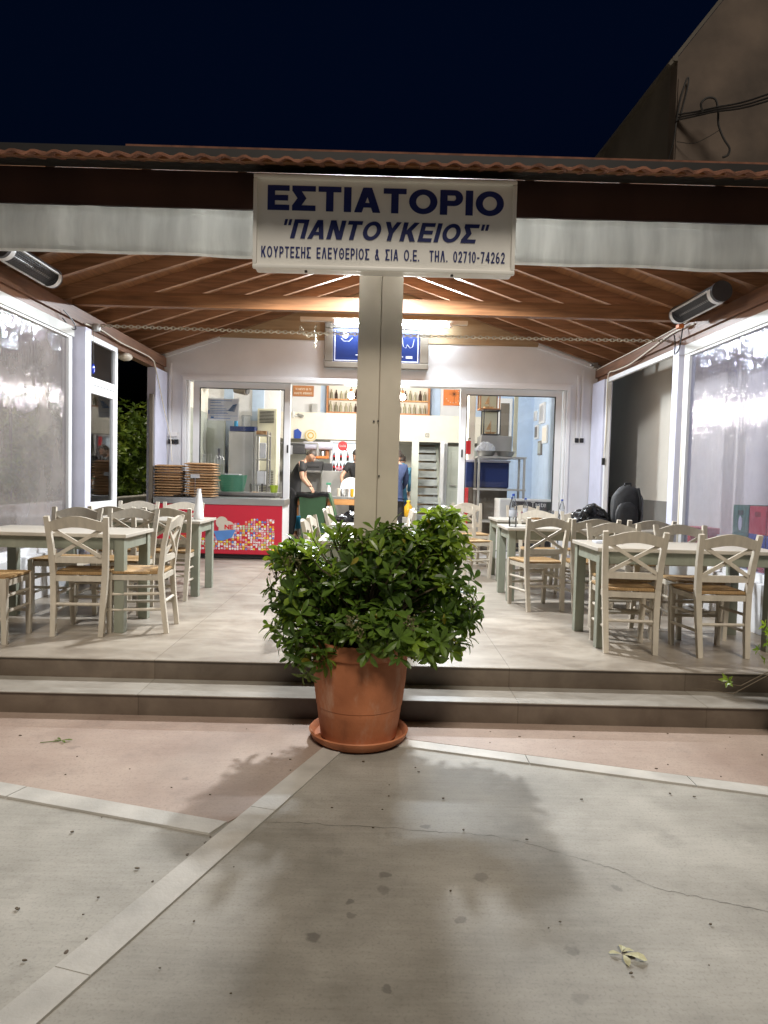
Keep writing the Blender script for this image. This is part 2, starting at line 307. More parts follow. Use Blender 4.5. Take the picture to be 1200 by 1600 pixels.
M['taupe'] = pm('taupe', (.17, .145, .115), .4, .08)
M['light_blue'] = pm('light_blue', (.5, .63, .82), .6, .05)
M['cream_wall'] = pm('cream_wall', (.8, .76, .66), .65, .04)
M['grey_green'] = pm('grey_green', (.42, .45, .4), .5, .08)
M['stair_grey'] = pm('stair_grey', (.4, .43, .43), .5, .12, 5)
M['ac_cream'] = pm('ac_cream', (.68, .66, .5), .5, .04)
M['red'] = pm('red', (.7, .02, .03), .4, .06)
M['blue'] = pm('blue', (.03, .08, .4), .45, .1)
M['green_crate'] = pm('green_crate', (.03, .2, .1), .5, .1)
M['yellow'] = pm('yellow', (.75, .62, .05), .5, .08)
M['mint'] = pm('mint', (.45, .62, .4), .5, .05)
M['lime'] = pm('lime', (.5, .7, .03), .5, .05)
M['oil'] = pm('oil', (.65, .38, .03), .2, .1)
M['bottle_dark'] = pm('bottle_dark', (.05, .025, .015), .2, .2, rnd=.3)
M['bottle_pale'] = pm('bottle_pale', (.35, .33, .22), .25, .2, rnd=.4)
M['paper'] = pm('paper', (.75, .77, .82), .6, .03, trans=.45)
M['paper_blue'] = pm('paper_blue', (.1, .25, .6), .6, .1)
M['neighbour_wall'] = pm('neighbour_wall', (.5, .52, .48), .8, .08, 1.5, .15, 20)
M['neighbour_light'] = pm('neighbour_light', (.72, .68, .6), .8, .07, 1.5, .15, 20)
M['neighbour_dado'] = pm('neighbour_dado', (.22, .21, .19), .8, .15, 2, .15, 20)
M['house_wall_dimmed'] = pm('house_wall_dimmed', (.085, .062, .046), .85, .45, 1.1, .2, 8)  # base colour darkened to stand in for the street light's falloff
M['house_dimmed'] = pm('house_dimmed', (.085, .072, .056), .85, .3, .8, .3, 6)  # tone likewise lowered for the light fading with distance
M['rough_white'] = pm('rough_white', (.6, .58, .52), .9, .2, 7, .8, 14)
M['beige'] = pm('beige', (.72, .67, .58), .7, .08, 2)
M['pink'] = pm('pink', (.7, .35, .42), .4, .05)
M['charcoal'] = pm('charcoal', (.06, .06, .065), .4, .06)
M['cable_white'] = pm('cable_white', (.7, .65, .55), .5, .05)
M['chain'] = pm('chain', (.5, .45, .35), .35, .2, metal=.7)
M['dry_leaf'] = pm('dry_leaf', (.5, .48, .3), .7, .25, 25, .4, 60)
M['crack'] = pm('crack', (.07, .06, .05), .9, .3)
M['tube'] = emit('tube', (.8, .91, 1), 95)
M['bulb'] = emit('bulb', (1, .95, .85), 60)
M['fridge_light'] = emit('fridge_light', (.85, .95, 1), 1.6)
M['eye_blue'] = pm('eye_blue', (.01, .03, .3), .15, .1)

# ------------------------------------------------------------------ mesh helpers
def rootloc(o):
    v = Vector((0, 0, 0))
    while o is not None:
        v += o.location; o = o.parent
    return v
class MB:
    def __init__(s): s.v = []; s.f = []; s.mi = []; s.cur = 0
    def quadmesh(s, vs, fs):
        b = len(s.v); s.v += [Vector(p) for p in vs]
        for f in fs: s.f.append([b+i for i in f]); s.mi.append(s.cur)
        return s
    def box(s, x0, x1, y0, y1, z0, z1):
        return s.quadmesh([(x0, y0, z0), (x1, y0, z0), (x1, y1, z0), (x0, y1, z0), (x0, y0, z1), (x1, y0, z1), (x1, y1, z1), (x0, y1, z1)],
                          [(0, 3, 2, 1), (4, 5, 6, 7), (0, 1, 5, 4), (1, 2, 6, 5), (2, 3, 7, 6), (3, 0, 4, 7)])
    def bbox(s, x0, x1, y0, y1, z0, z1, b=.006):
        """box with chamfered edges"""
        bm = bmesh.new(); bmesh.ops.create_cube(bm, size=1)
        for v in bm.verts: v.co = Vector(((x0+x1)/2+v.co.x*(x1-x0), (y0+y1)/2+v.co.y*(y1-y0), (z0+z1)/2+v.co.z*(z1-z0)))
        b = min(b, .45*min(abs(x1-x0), abs(y1-y0), abs(z1-z0)))
        bmesh.ops.bevel(bm, geom=bm.edges[:], offset=b, segments=2, affect='EDGES', profile=.6)
        return s.frombm(bm)
    def frombm(s, bm, mat=None):
        bm.verts.index_update(); b = len(s.v)
        s.v += [(mat @ v.co if mat else v.co.copy()) for v in bm.verts]
        for f in bm.faces: s.f.append([b+v.index for v in f.verts]); s.mi.append(s.cur)
        bm.free(); return s
    def sweep(s, pts, w, d=None, side=None, caps=True):
        """square-section bar along pts; w across `side`, d across the other"""
        d = d or w; pts = [Vector(p) for p in pts]; n = len(pts); rings = []
        for i, p in enumerate(pts):
            t = (pts[min(i+1, n-1)]-pts[max(i-1, 0)]).normalized()
            a = Vector(side) if side else (Vector((0, 0, 1)) if abs(t.z) < .9 else Vector((1, 0, 0))).cross(t)
            a = (a-t*a.dot(t)).normalized(); c = t.cross(a)
            ww = w[i] if isinstance(w, (list, tuple)) else w; dd = d[i] if isinstance(d, (list, tuple)) else d
            rings.append([p+a*ww/2+c*dd/2, p-a*ww/2+c*dd/2, p-a*ww/2-c*dd/2, p+a*ww/2-c*dd/2])
        vs = [v for r in rings for v in r]; fs = []
        for i in range(n-1):
            for k in range(4): fs.append((4*i+k, 4*i+(k+1) % 4, 4*i+4+(k+1) % 4, 4*i+4+k))
        if caps: fs += [(3, 2, 1, 0), tuple(4*(n-1)+k for k in range(4))]
        return s.quadmesh(vs, fs)
    def tube(s, pts, r, n=8, caps=True):
        pts = [Vector(p) for p in pts]; m = len(pts); vs = []; fs = []; prev = None
        for i, p in enumerate(pts):
            t = (pts[min(i+1, m-1)]-pts[max(i-1, 0)]).normalized()
            if prev is None:
                a = Vector((0, 0, 1)) if abs(t.z) < .9 else Vector((1, 0, 0)); a = (a-t*a.dot(t)).normalized()
            else:
                a = (prev-t*prev.dot(t)).normalized()
            prev = a; c = t.cross(a); rr = r[i] if isinstance(r, (list, tuple)) else r
            for k in range(n):
                an = 2*math.pi*k/n; vs.append(p+(a*math.cos(an)+c*math.sin(an))*rr)
        for i in range(m-1):
            for k in range(n): fs.append((i*n+k, i*n+(k+1) % n, (i+1)*n+(k+1) % n, (i+1)*n+k))
        if caps: fs += [tuple(range(n-1, -1, -1)), tuple((m-1)*n+k for k in range(n))]
        return s.quadmesh(vs, fs)
    def lathe(s, prof, cx=0, cy=0, cz=0, n=24, sx=1, sy=1, caps=True):
        vs = []; fs = []; m = len(prof)
        for (r, z) in prof:
            for k in range(n):
                a = 2*math.pi*k/n; vs.append((cx+sx*r*math.cos(a), cy+sy*r*math.sin(a), cz+z))
        for i in range(m-1):
            for k in range(n): fs.append((i*n+k, i*n+(k+1) % n, (i+1)*n+(k+1) % n, (i+1)*n+k))
        if caps and prof[0][0] > 0: fs.append(tuple(range(n-1, -1, -1)))
        if caps and prof[-1][0] > 0: fs.append(tuple((m-1)*n+k for k in range(n)))
        return s.quadmesh(vs, fs)
    def prism(s, poly, fixed, a0, a1):
        """extrude a 2-D polygon along axis `fixed` ('X','Y','Z') from a0 to a1"""
        def P(u, v, a): return {'X': (a, u, v), 'Y': (u, a, v), 'Z': (u, v, a)}[fixed]
        n = len(poly); vs = [P(u, v, a0) for u, v in poly]+[P(u, v, a1) for u, v in poly]
        fs = [tuple(range(n)), tuple(range(2*n-1, n-1, -1))]+[((k+1) % n, k, n+k, n+(k+1) % n) for k in range(n)]
        return s.quadmesh(vs, fs)
    def ball(s, c, r, n=12, sx=1, sy=1, sz=1):
        bm = bmesh.new(); bmesh.ops.create_uvsphere(bm, u_segments=n, v_segments=max(6, n*2//3), radius=r)
        for v in bm.verts: v.co = Vector((v.co.x*sx+c[0], v.co.y*sy+c[1], v.co.z*sz+c[2]))
        return s.frombm(bm)
    def xform(s, mat, start=0):
        for i in range(start, len(s.v)): s.v[i] = mat @ s.v[i]
        return s
    def build(s, name, mat, parent=None, smooth=False, local=False, origin=None, fixn=True):
        mats = mat if isinstance(mat, list) else [mat]
        if parent is not None: off = Vector((0, 0, 0)) if local else rootloc(parent)
        elif origin is not None: off = Vector(origin)
        else:
            xs = [v.x for v in s.v]; ys = [v.y for v in s.v]; zs = [v.z for v in s.v]
            off = Vector(((min(xs)+max(xs))/2, (min(ys)+max(ys))/2, min(zs)))
        me = bpy.data.meshes.new(name); me.from_pydata([v-off for v in s.v], [], s.f); me.update()
        for k in mats: me.materials.append(M[k])
        if len(mats) > 1: me.polygons.foreach_set('material_index', s.mi)
        if fixn:
            bm = bmesh.new(); bm.from_mesh(me); bmesh.ops.recalc_face_normals(bm, faces=bm.faces[:]); bm.to_mesh(me); bm.free()
        if smooth:
            me.polygons.foreach_set('use_smooth', [True]*len(me.polygons))
            try: me.set_sharp_from_angle(angle=R(smooth if smooth is not True else 40))
            except Exception: pass
        o = bpy.data.objects.new(name, me); col.objects.link(o)
        if parent is not None: o.parent = parent
        else: o.location = off
        return o
def tag(o, label=None, cat=None, group=None, kind=None):
    if label: o['label'] = label
    if cat: o['category'] = cat
    if group: o['group'] = group
    if kind: o['kind'] = kind
    return o
def thing(name, label, cat, loc=(0, 0, 0), rz=0, group=None):
    o = bpy.data.objects.new(name, None); col.objects.link(o); o.location = loc; o.rotation_euler = (0, 0, rz); o.empty_display_size = .1
    return tag(o, label, cat, group)
def kids(o): return [c for c in bpy.data.objects if c.parent == o]
def copy_thing(o, loc, rz, label, group=None, tilt=None):
    r = o.copy(); col.objects.link(r); r.location = loc; r.rotation_euler = tilt or (0, 0, rz); r['label'] = label
    if group: r['group'] = group
    for ch in o.children:
        c = ch.copy(); col.objects.link(c); c.parent = r
        for g in ch.children:
            d = g.copy(); col.objects.link(d); d.parent = c
    return r
def text_mesh(txt, width, height, bold=0.0, shear=0, extrude=.002, spacing=1.0):
    """lettering in the X-Z plane facing -Y, lower left at 0,0, scaled to width x height"""
    cu = bpy.data.curves.new('lettering', 'FONT'); cu.body = txt; cu.shear = shear; cu.extrude = 0; cu.resolution_u = 3; cu.space_character = spacing
    o = bpy.data.objects.new('lettering', cu); col.objects.link(o)
    dg = bpy.context.evaluated_depsgraph_get(); me = bpy.data.meshes.new_from_object(o.evaluated_get(dg))
    bm = bmesh.new(); bm.from_mesh(me)
    bpy.data.objects.remove(o); bpy.data.curves.remove(cu); bpy.data.meshes.remove(me)
    xs = [v.co.x for v in bm.verts]; ys = [v.co.y for v in bm.verts]
    x0, x1, y0, y1 = min(xs), max(xs), min(ys), max(ys)
    for v in bm.verts: v.co = Vector(((v.co.x-x0)/(x1-x0)*width, 0, (v.co.y-y0)/(y1-y0)*height))
    seen = set(); isl = 0                                 # glyph outlines that overlap must not share one plane
    for f in bm.faces:
        if f in seen: continue
        stack = [f]; seen.add(f); vs_ = set()
        while stack:
            q = stack.pop(); vs_ |= set(q.verts)
            for v in q.verts:
                for g_ in v.link_faces:
                    if g_ not in seen: seen.add(g_); stack.append(g_)
        for v in vs_: v.co.y -= .00011*(isl % 3)
        isl += 1
    src = bm.copy()                                       # a bolder stroke: overlapping copies, each a hair prouder
    def ext(b_, d):
        for v in b_.verts: v.co.y -= d
    ext(bm, extrude)
    out = MB(); out.frombm(bm)
    if bold:
        k = bold*height
        for i in range(16 if bold > .06 else 8):
            c = src.copy(); ext(c, extrude+.0003*(i+1)); kk = k if i < 8 else k*.5
            out.frombm(c, Matrix.Translation((kk*math.cos(i*math.pi/4), 0, kk*.8*math.sin(i*math.pi/4))))
    src.free()
    return out
def lettering(name, txt, x, y, z, width, height, mat, parent, **kw):
    mb = text_mesh(txt, width, height, **kw); mb.xform(Matrix.Translation((x, y, z)))
    return mb.build(name, mat, parent, fixn=False)
def curve(P, n=7):
    P = [Vector(p) for p in P]; out = []
    for i in range(len(P)-1):
        p0, p1, p2, p3 = P[max(0, i-1)], P[i], P[i+1], P[min(len(P)-1, i+2)]
        for k in range(n):
            t = k/n; out.append(.5*((2*p1)+(-p0+p2)*t+(2*p0-5*p1+4*p2-p3)*t*t+(-p0+3*p1-3*p2+p3)*t**3))
    return out+[P[-1]]
def sign_writing(name, txt, x, y, z, width, height, mat, parent, tv=.26, th=.22, gap=.1, shear=0, wide=1.0, depth=.002):
    """block capitals built stroke by stroke (bars, slanted bars and arcs), fitted to width x height, facing -Y"""
    prims = []; cx = 0.0
    def rect(a, b, c, d): return [[(a, c), (b, c), (b, d), (a, d)]]
    def slant(x0, z0, x1, z1, w_): return [[(x0-w_/2, z0), (x0+w_/2, z0), (x1+w_/2, z1), (x1-w_/2, z1)]]
    def arc(ox, oz, rx, rz, a0, a1, n=18):
        ix, iz = rx-tv*.96, rz-th; out = []
        for i in range(n):
            p_, q = R(a0+(a1-a0)*i/n), R(a0+(a1-a0)*(i+1)/n)
            out.append([(ox+ix*math.cos(p_), oz+iz*math.sin(p_)), (ox+rx*math.cos(p_), oz+rz*math.sin(p_)), (ox+rx*math.cos(q), oz+rz*math.sin(q)), (ox+ix*math.cos(q), oz+iz*math.sin(q))])
        return out
    W = {'Ε': .8, 'Σ': .86, 'Τ': .84, 'Ι': tv, 'Α': .98, 'Ο': 1.04, 'Ρ': .84, 'Π': .86, 'Ν': .9, 'Υ': .94, 'Κ': .92, 'Η': .86, 'Λ': .96, 'Θ': 1.04, 'Φ': 1.1, 'Γ': .74, 'Β': .84, '&': .95, '.': tv, '-': .5, '"': .42, ' ': .42, '0': .78, '1': .5, '2': .74, '4': .82, '6': .78, '7': .74}
    for ch in txt:
        w_ = W[ch]*wide if ch not in 'Ι. ' else W[ch]; m_ = []
        if ch == 'Ε': m_ = [rect(0, tv, 0, 1), rect(tv*.5, w_, 1-th, 1), rect(tv*.5, w_*.94, .5-th/2, .5+th/2), rect(tv*.5, w_, 0, th)]
        elif ch == 'Γ': m_ = [rect(0, tv, 0, 1), rect(tv*.5, w_, 1-th, 1)]
        elif ch == 'Σ': m_ = [rect(0, w_, 1-th, 1), rect(0, w_, 0, th), [[(0, 1-th*.9), (tv*1.25, 1-th*.9), (w_*.42+tv*.6, .5), (w_*.42-tv*.62, .5)]], [[(w_*.42-tv*.62, .5), (w_*.42+tv*.6, .5), (tv*1.25, th*.9), (0, th*.9)]]]
        elif ch == 'Τ': m_ = [rect(0, w_, 1-th, 1), rect(w_/2-tv/2, w_/2+tv/2, 0, 1-th*.5)]
        elif ch == 'Ι': m_ = [rect(0, tv, 0, 1)]
        elif ch == 'Α': m_ = [slant(tv*.55, 0, w_/2-.02, 1, tv*1.05), slant(w_-tv*.55, 0, w_/2+.02, 1, tv*1.05), rect(w_*.24, w_*.76, .2, .2+th*.85)]
        elif ch == 'Λ': m_ = [slant(tv*.55, 0, w_/2-.02, 1, tv*1.05), slant(w_-tv*.55, 0, w_/2+.02, 1, tv*1.05)]
        elif ch in 'Ο0': m_ = [arc(w_/2, .5, w_/2, .5, 0, 360, 32)]
        elif ch == 'Θ': m_ = [arc(w_/2, .5, w_/2, .5, 0, 360, 32), rect(w_*.3, w_*.7, .5-th*.42, .5+th*.42)]
        elif ch == 'Φ': m_ = [arc(w_/2, .5, w_/2, .38, 0, 360, 32), rect(w_/2-tv/2, w_/2+tv/2, 0, 1)]
        elif ch in 'ΡΒ':
            b_ = .36 if ch == 'Ρ' else .44
            m_ = [rect(0, tv, 0, 1), rect(tv*.5, w_-.3, 1-th, 1), rect(tv*.5, w_-.3, b_, b_+th*.95), arc(w_-.32, (1+b_)/2, .32, (1-b_)/2, -90, 90)]
            if ch == 'Β': m_ += [rect(tv*.5, w_-.3, 0, th), arc(w_-.30, .28, .30, .28, -90, 90)]
        elif ch == 'Π': m_ = [rect(0, tv, 0, 1), rect(w_-tv, w_, 0, 1), rect(tv*.5, w_-tv*.5, 1-th, 1)]
        elif ch == 'Η': m_ = [rect(0, tv, 0, 1), rect(w_-tv, w_, 0, 1), rect(tv*.5, w_-tv*.5, .5-th/2, .5+th/2)]
        elif ch == 'Ν': m_ = [rect(0, tv, 0, 1), rect(w_-tv, w_, 0, 1), slant(tv*.6, 1, w_-tv*.6, 0, tv*1.15)]
        elif ch == 'Υ': m_ = [slant(w_/2, .42, tv*.55, 1, tv*1.08), slant(w_/2, .42, w_-tv*.55, 1, tv*1.08), rect(w_/2-tv/2, w_/2+tv/2, 0, .48)]
        elif ch == 'Κ': m_ = [rect(0, tv, 0, 1), slant(tv*1.0, .38, w_-tv*.62, 1, tv*1.2), slant(tv*1.5, .58, w_-tv*.6, 0, tv*1.2)]
        elif ch == '.': m_ = [rect(0, tv, 0, th)]
        elif ch == '-': m_ = [rect(0, w_, .38, .38+th*.9)]
        elif ch == '"': m_ = [rect(0, w_*.38, .68, 1), rect(w_*.6, w_*.98, .68, 1)]
        elif ch == '1': m_ = [rect(w_-tv, w_, 0, 1), slant(tv*.4, .72, w_-tv*.6, .97, tv*.9)]
        elif ch == '7': m_ = [rect(0, w_, 1-th, 1), slant(w_*.38, 0, w_-tv*.55, 1-th*.5, tv*1.05)]
        elif ch == '4': m_ = [rect(w_*.56, w_*.56+tv, 0, 1), rect(0, w_, .22, .22+th*.9), slant(tv*.55, .26, w_*.56+tv*.35, 1, tv*.95)]
        elif ch == '2': m_ = [rect(0, w_, 0, th), arc(w_/2, .68, w_/2, .32, -35, 175), slant(tv*.62, th*.5, w_-tv*.72, .53, tv*1.1)]
        elif ch == '6': m_ = [arc(w_/2, .31, w_/2, .31, 0, 360, 28), arc(w_*.62, .40, w_*.62, .60, 80, 185)]
        elif ch == '&': m_ = [arc(w_*.42, .76, w_*.27, .24, 0, 360, 20), arc(w_*.4, .28, w_*.4, .28, 40, 330, 22), slant(w_-tv*.6, 0, w_*.3, .68, tv*1.1)]
        for j, pr in enumerate(m_):
            for poly in pr: prims.append((cx, j, poly))
        cx += w_+gap
    tot = cx-gap; sc_ = (width-shear*height)/tot; m = MB()
    for (ox, j, poly) in prims:
        q = [(x+(ox+u)*sc_+shear*v*height, z+v*height) for u, v in poly]; d = y-depth-.0004*j
        m.quadmesh([(a, d, b_) for a, b_ in q], [tuple(range(len(q)))])
    return m.build(name, mat, parent, fixn=False)
ORD = ['first', 'second', 'third', 'fourth', 'fifth', 'sixth', 'seventh', 'eighth', 'ninth', 'tenth', 'eleventh', 'twelfth', 'thirteenth', 'fourteenth']

# ------------------------------------------------------------------ the setting: pavement, steps, terrace, floor inside
g = MB(); g.quadmesh([(-600, -600, 0), (600, -600, 0), (600, 600, 0), (-600, 600, 0)], [(0, 1, 2, 3)])
tag(g.build('pavement', 'grey_ground', origin=(0, 0, 0)), kind='structure')
def sheet(name, poly, z, mat, h=.004):
    m = MB(); m.prism(poly, 'Z', z-h, z); o = m.build(name, mat, origin=(0, 0, 0)); return tag(o, kind='structure')
# strips of pale marble between the screed fields (main diagonal, right, left)
def along(p, q, off):
    d = Vector((q[0]-p[0], q[1]-p[1], 0)).normalized(); n = Vector((-d.y, d.x, 0)); return n*off
sheet('red_pavement', [(-5.07, 4.29), (-.16, 4.29), (-.22, 3.84), (-.555, 3.05), (-.62, 2.955), (-1.73, 3.285), (-5.08, 4.27), (-5.08, 4.29)][::-1], .004, 'red_ground')
sheet('red_pavement', [(-.155, 4.29), (12, 4.29), (12, .55), (1.974, 3.451), (.184, 3.991), (-.155, 4.05)][::-1], .004, 'red_ground')
def strip(p0, p1, q0, q1, n, seed):
    """row of marble lengths; p = one long edge, q = the other; butt joints left open 3 mm"""
    rnd = random.Random(seed); cuts = [0]+sorted(max(.02, min(.98, (i+rnd.uniform(-.2, .2))/n)) for i in range(1, n))+[1]
    P0, P1, Q0, Q1 = map(Vector, ((*p0, 0), (*p1, 0), (*q0, 0), (*q1, 0)))
    for a, b in zip(cuts, cuts[1:]):
        e = .0022/(P1-P0).length; a += e; b -= e
        c = [P0.lerp(P1, a), P0.lerp(P1, b), Q0.lerp(Q1, b), Q0.lerp(Q1, a)]
        sheet('marble_strip', [(v.x, v.y) for v in c], .009, 'strip', .009)
strip((-.22, 3.95), (-1.63, .2), (-.11, 3.92), (-1.50, .16), 4, 3)
strip((.05, 4.01), (6.0, 2.235), (.05, 3.905), (6.0, 2.11), 8, 5)
strip((-.66, 2.865), (-6.2, 4.5), (-.61, 2.965), (-6.2, 4.62), 5, 8)
# long hairline crack across the screed
cr = MB(); pts = [(-.476, 2.982), (-.3, 2.985), (-.132, 2.969), (.1, 2.955), (.275, 2.931), (.4, 2.925), (.516, 2.909), (.65, 2.85), (.822, 2.75), (.9, 2.70), (.988, 2.642), (1.017, 2.587), (1.1, 2.53), (1.193, 2.495), (1.3, 2.45), (1.405, 2.415), (1.7, 2.33), (2.2, 2.25)]
fine = []
for a, b in zip(pts, pts[1:]):
    for k in range(6):
        t = k/6; fine.append((a[0]+(b[0]-a[0])*t+random.uniform(-.006, .006), a[1]+(b[1]-a[1])*t+random.uniform(-.007, .007)))
vs = []; fs = []
for i, (x, y) in enumerate(fine):
    wd = random.uniform(.0006, .003); vs += [(x, y-wd/2, .0012), (x, y+wd/2, .0012)]
for i in range(len(fine)-1): fs.append((2*i, 2*i+2, 2*i+3, 2*i+1))
cr.quadmesh(vs, fs); tag(cr.build('pavement_crack', 'crack', origin=(0, 0, 0)), kind='structure')
# broken mortar beside the main strip
mo = MB()
for i in range(14):
    t = random.random()**1.4; x = -.64-.52*t+random.gauss(0, .006)-.008; y = 2.86-1.35*t+random.gauss(0, .01)
    if random.random() < t*.6: continue
    r_ = random.uniform(.003, .009); n = 7
    poly = [(x+r_*random.uniform(.6, 1.2)*math.cos(6.283*k/n), y+1.4*r_*random.uniform(.6, 1.2)*math.sin(6.283*k/n)) for k in range(n)]
    mo.prism(poly, 'Z', 0, random.uniform(.0012, .0025))
tag(mo.build('broken_mortar', 'riser', origin=(0, 0, 0)), kind='stuff')

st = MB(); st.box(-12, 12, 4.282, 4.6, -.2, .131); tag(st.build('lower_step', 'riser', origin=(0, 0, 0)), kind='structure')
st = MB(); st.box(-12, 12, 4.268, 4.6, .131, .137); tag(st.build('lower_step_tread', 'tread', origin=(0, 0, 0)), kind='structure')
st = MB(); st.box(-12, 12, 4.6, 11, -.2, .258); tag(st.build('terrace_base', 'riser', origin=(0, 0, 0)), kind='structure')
st = MB(); st.box(-3.6, 3.6, 4.588, 17.5, .259, T); tag(st.build('terrace_floor', 'tile', origin=(0, 0, 0)), kind='structure')

# ------------------------------------------------------------------ canopy: posts, beams, rafters, boards, tiles
can = thing('terrace_canopy', 'hipped timber canopy with tiled roof, dark fascia and white posts over the dining terrace', 'canopy', (0, 7.7, T))
YF, YB = 4.55, 10.88
def under(x): return 4.38-.335*abs(x)           # underside of the rafters
# front post in two halves with a groove
p = MB(); p.bbox(-.157, -.0125, 4.66, 4.94, T+.012, 3.3, .008); p.bbox(-.0095, .128, 4.66, 4.94, T+.012, 3.3, .008); p.box(-.03, .0, 4.68, 4.92, T+.012, 3.3)
po = p.build('front_post', 'cream_metal', can, smooth=30)
b = MB()
for (x, z) in ((-.042, 1.855), (-.014, 1.857), (.0, 1.50)): b.tube([(x, 4.66, z), (x, 4.652, z)], .006, 10)
b.build('bolt', 'dark_grey', po)
b = MB(); b.bbox(-.25, .22, 4.60, 5.0, T, T+.012, .004); b.build('base_plate', 'steel', po)
for sx, x0, x1, y0 in ((-1, -3.29, -3.13, 7.6), (1, 3.205, 3.34, 7.72)):
    p = MB(); p.bbox(x0, x1, y0, y0+.15, T, 3.0, .005); p.build('side_post', 'lilac', can)
# white corner posts against the facade
for x0, x1 in ((-3.36, -3.235), (3.215, 3.34)):
    p = MB(); p.bbox(x0, x1, 10.3, 10.86, T, 2.99, .005); p.build('corner_post', 'lilac', can)
for s in (-1, 1):
    b = MB(); b.box(min(s*3.255, s*3.42), max(s*3.255, s*3.42), 4.62, 10.87, 3.075, 3.215); b.build('side_beam', 'brown_wood_y', can)
    b = MB(); b.box(min(s*3.29, s*3.40), max(s*3.29, s*3.40), 4.62, 10.87, 3.003, 3.075); b.build('side_beam', 'brown_wood_y', can)
b = MB(); b.bbox(-3.3, 3.3, 7.66, 7.76, 3.245, 3.395, .004); b.build('tie_beam', 'brown_wood', can)
ys = [5.25, 5.8, 6.4, 6.96, 7.57, 8.16, 8.7, 9.24, 9.8, 10.35, 10.83]
for y in ys:
    for s in (-1, 1):
        xin = max(.02, 3.3-(y-4.55)) if y < 7.85 else .03       # jack rafters stop at the hip
        r_ = MB(); pts = [(s*3.62, y, under(3.62)+.065), (s*xin, y, under(xin)+.065)]
        r_.sweep(pts, .06, .13, side=(0, 1, 0)); r_.build('rafter', 'rafter', can)
for s in (-1, 1):                                              # hip rafters and front jack rafters
    h = MB(); h.sweep([(s*3.28, 4.57, under(3.28)+.06), (0, 7.85, under(0)+.05)], .07, .14); h.build('hip_rafter', 'rafter', can)
for x in (-2.7, -2.1, -1.5, -.9, .9, 1.5, 2.1, 2.7):
    r_ = MB(); r_.sweep([(x, 4.56, under(3.29)+.065), (x, 4.55+(3.3-abs(x)), under(abs(x))+.065)], .06, .13, side=(1, 0, 0)); r_.build('rafter', 'rafter', can)
h = MB(); h.sweep([(0, 7.75, under(0)+.09), (0, 10.88, under(0)+.09)], .05, .14, side=(1, 0, 0)); h.build('ridge_beam', 'rafter', can)
# roof boards (three slopes), a slab 2 cm thick above the rafters
def slab(poly, t, name, mat):
    m = MB(); n = len(poly); m.quadmesh([(x, y, z) for x, y, z in poly]+[(x, y, z+t) for x, y, z in poly], [tuple(range(n)), tuple(range(2*n-1, n-1, -1))]+[((k+1) % n, k, n+k, n+(k+1) % n) for k in range(n)])
    return m.build(name, mat, can)
E_ = 3.7
def up(x): return under(x)+.132
for s in (-1, 1):
    slab([(s*E_, 4.55-(E_-3.3), up(E_)), (s*E_, 11.4, up(E_)), (0, 11.4, up(0)), (0, 7.85, up(0))], .02, 'roof_boards', 'ceiling_boards')
slab([(-E_, 4.15, up(E_)), (E_, 4.15, up(E_)), (0, 7.85, up(0))], .02, 'roof_boards', 'ceiling_boards')
# corrugated clay tiles: front hip in two visible courses, and the two sides
def tiles_front():
    m = MB(); per = .118; n = int(2*3.78/per*6)
    for (y0, y1, dz) in ((4.07, 4.46, .0), (4.40, 4.85, .022), (4.8, 7.85, .03)):
        vs = []; fs = []
        for i in range(n+1):
            x = -3.78+2*3.78*i/n; wv = .011*math.sin(2*math.pi*x/per)+.004*noise.noise((x*3, y0*7, 0))
            j = .01*noise.noise((math.floor(x/per)*1.7, y0, 5))
            lim = max(0, 3.3-abs(x))+4.55
            yy1 = min(y1, max(y0+.02, lim)) if y1 > 5 else y1
            for yy in (y0+j, yy1):
                zz = up(E_)+(yy-4.15)*.335+.018+dz+wv
                vs += [(x, yy, zz), (x, yy, zz-.014)]
        for i in range(n):
            a = 4*i; b_ = a+4
            fs += [(a, b_, b_+2, a+2), (a+1, a+3, b_+3, b_+1), (a, a+1, b_+1, b_)]
        m.quadmesh(vs, fs)
    return m.build('roof_tiles', 'roof_tile', can, fixn=False)
tiles_front()
for s in (-1, 1):
    slab([(s*3.85, 4.1, up(3.85)+.03), (s*3.85, 11.5, up(3.85)+.03), (0, 11.5, up(0)+.03), (0, 7.85, up(0)+.03)], .05, 'roof_tiles', 'roof_tile')
b = MB(); b.box(-1.60, 3.4, 4.46, 4.56, 3.468, 3.488); b.build('flashing_board', 'roof_tile', can)
# fascia, gutter, gable boards
b = MB(); b.bbox(-3.75, 3.75, 4.50, 4.54, 3.128, 3.355, .004); b.build('fascia', 'dark_fascia', can)
b = MB(); b.prism([(4.30+.0, 3.33), (4.36, 3.325), (4.42, 3.325), (4.47, 3.345), (4.49, 3.40), (4.475, 3.40), (4.455, 3.36), (4.41, 3.338), (4.36, 3.338), (4.335, 3.36), (4.32, 3.405), (4.30, 3.405)], 'X', -3.75, 3.75)
b.build('gutter', 'gutter', can)
b = MB(); b.prism([(-2.47, 3.545), (2.37, 3.525), (2.37, under(2.37)+.1), (0, under(0)+.1), (-2.47, under(2.47)+.1)], 'Y', 10.862, 10.879); b.build('gable_boards', 'plywood', can)
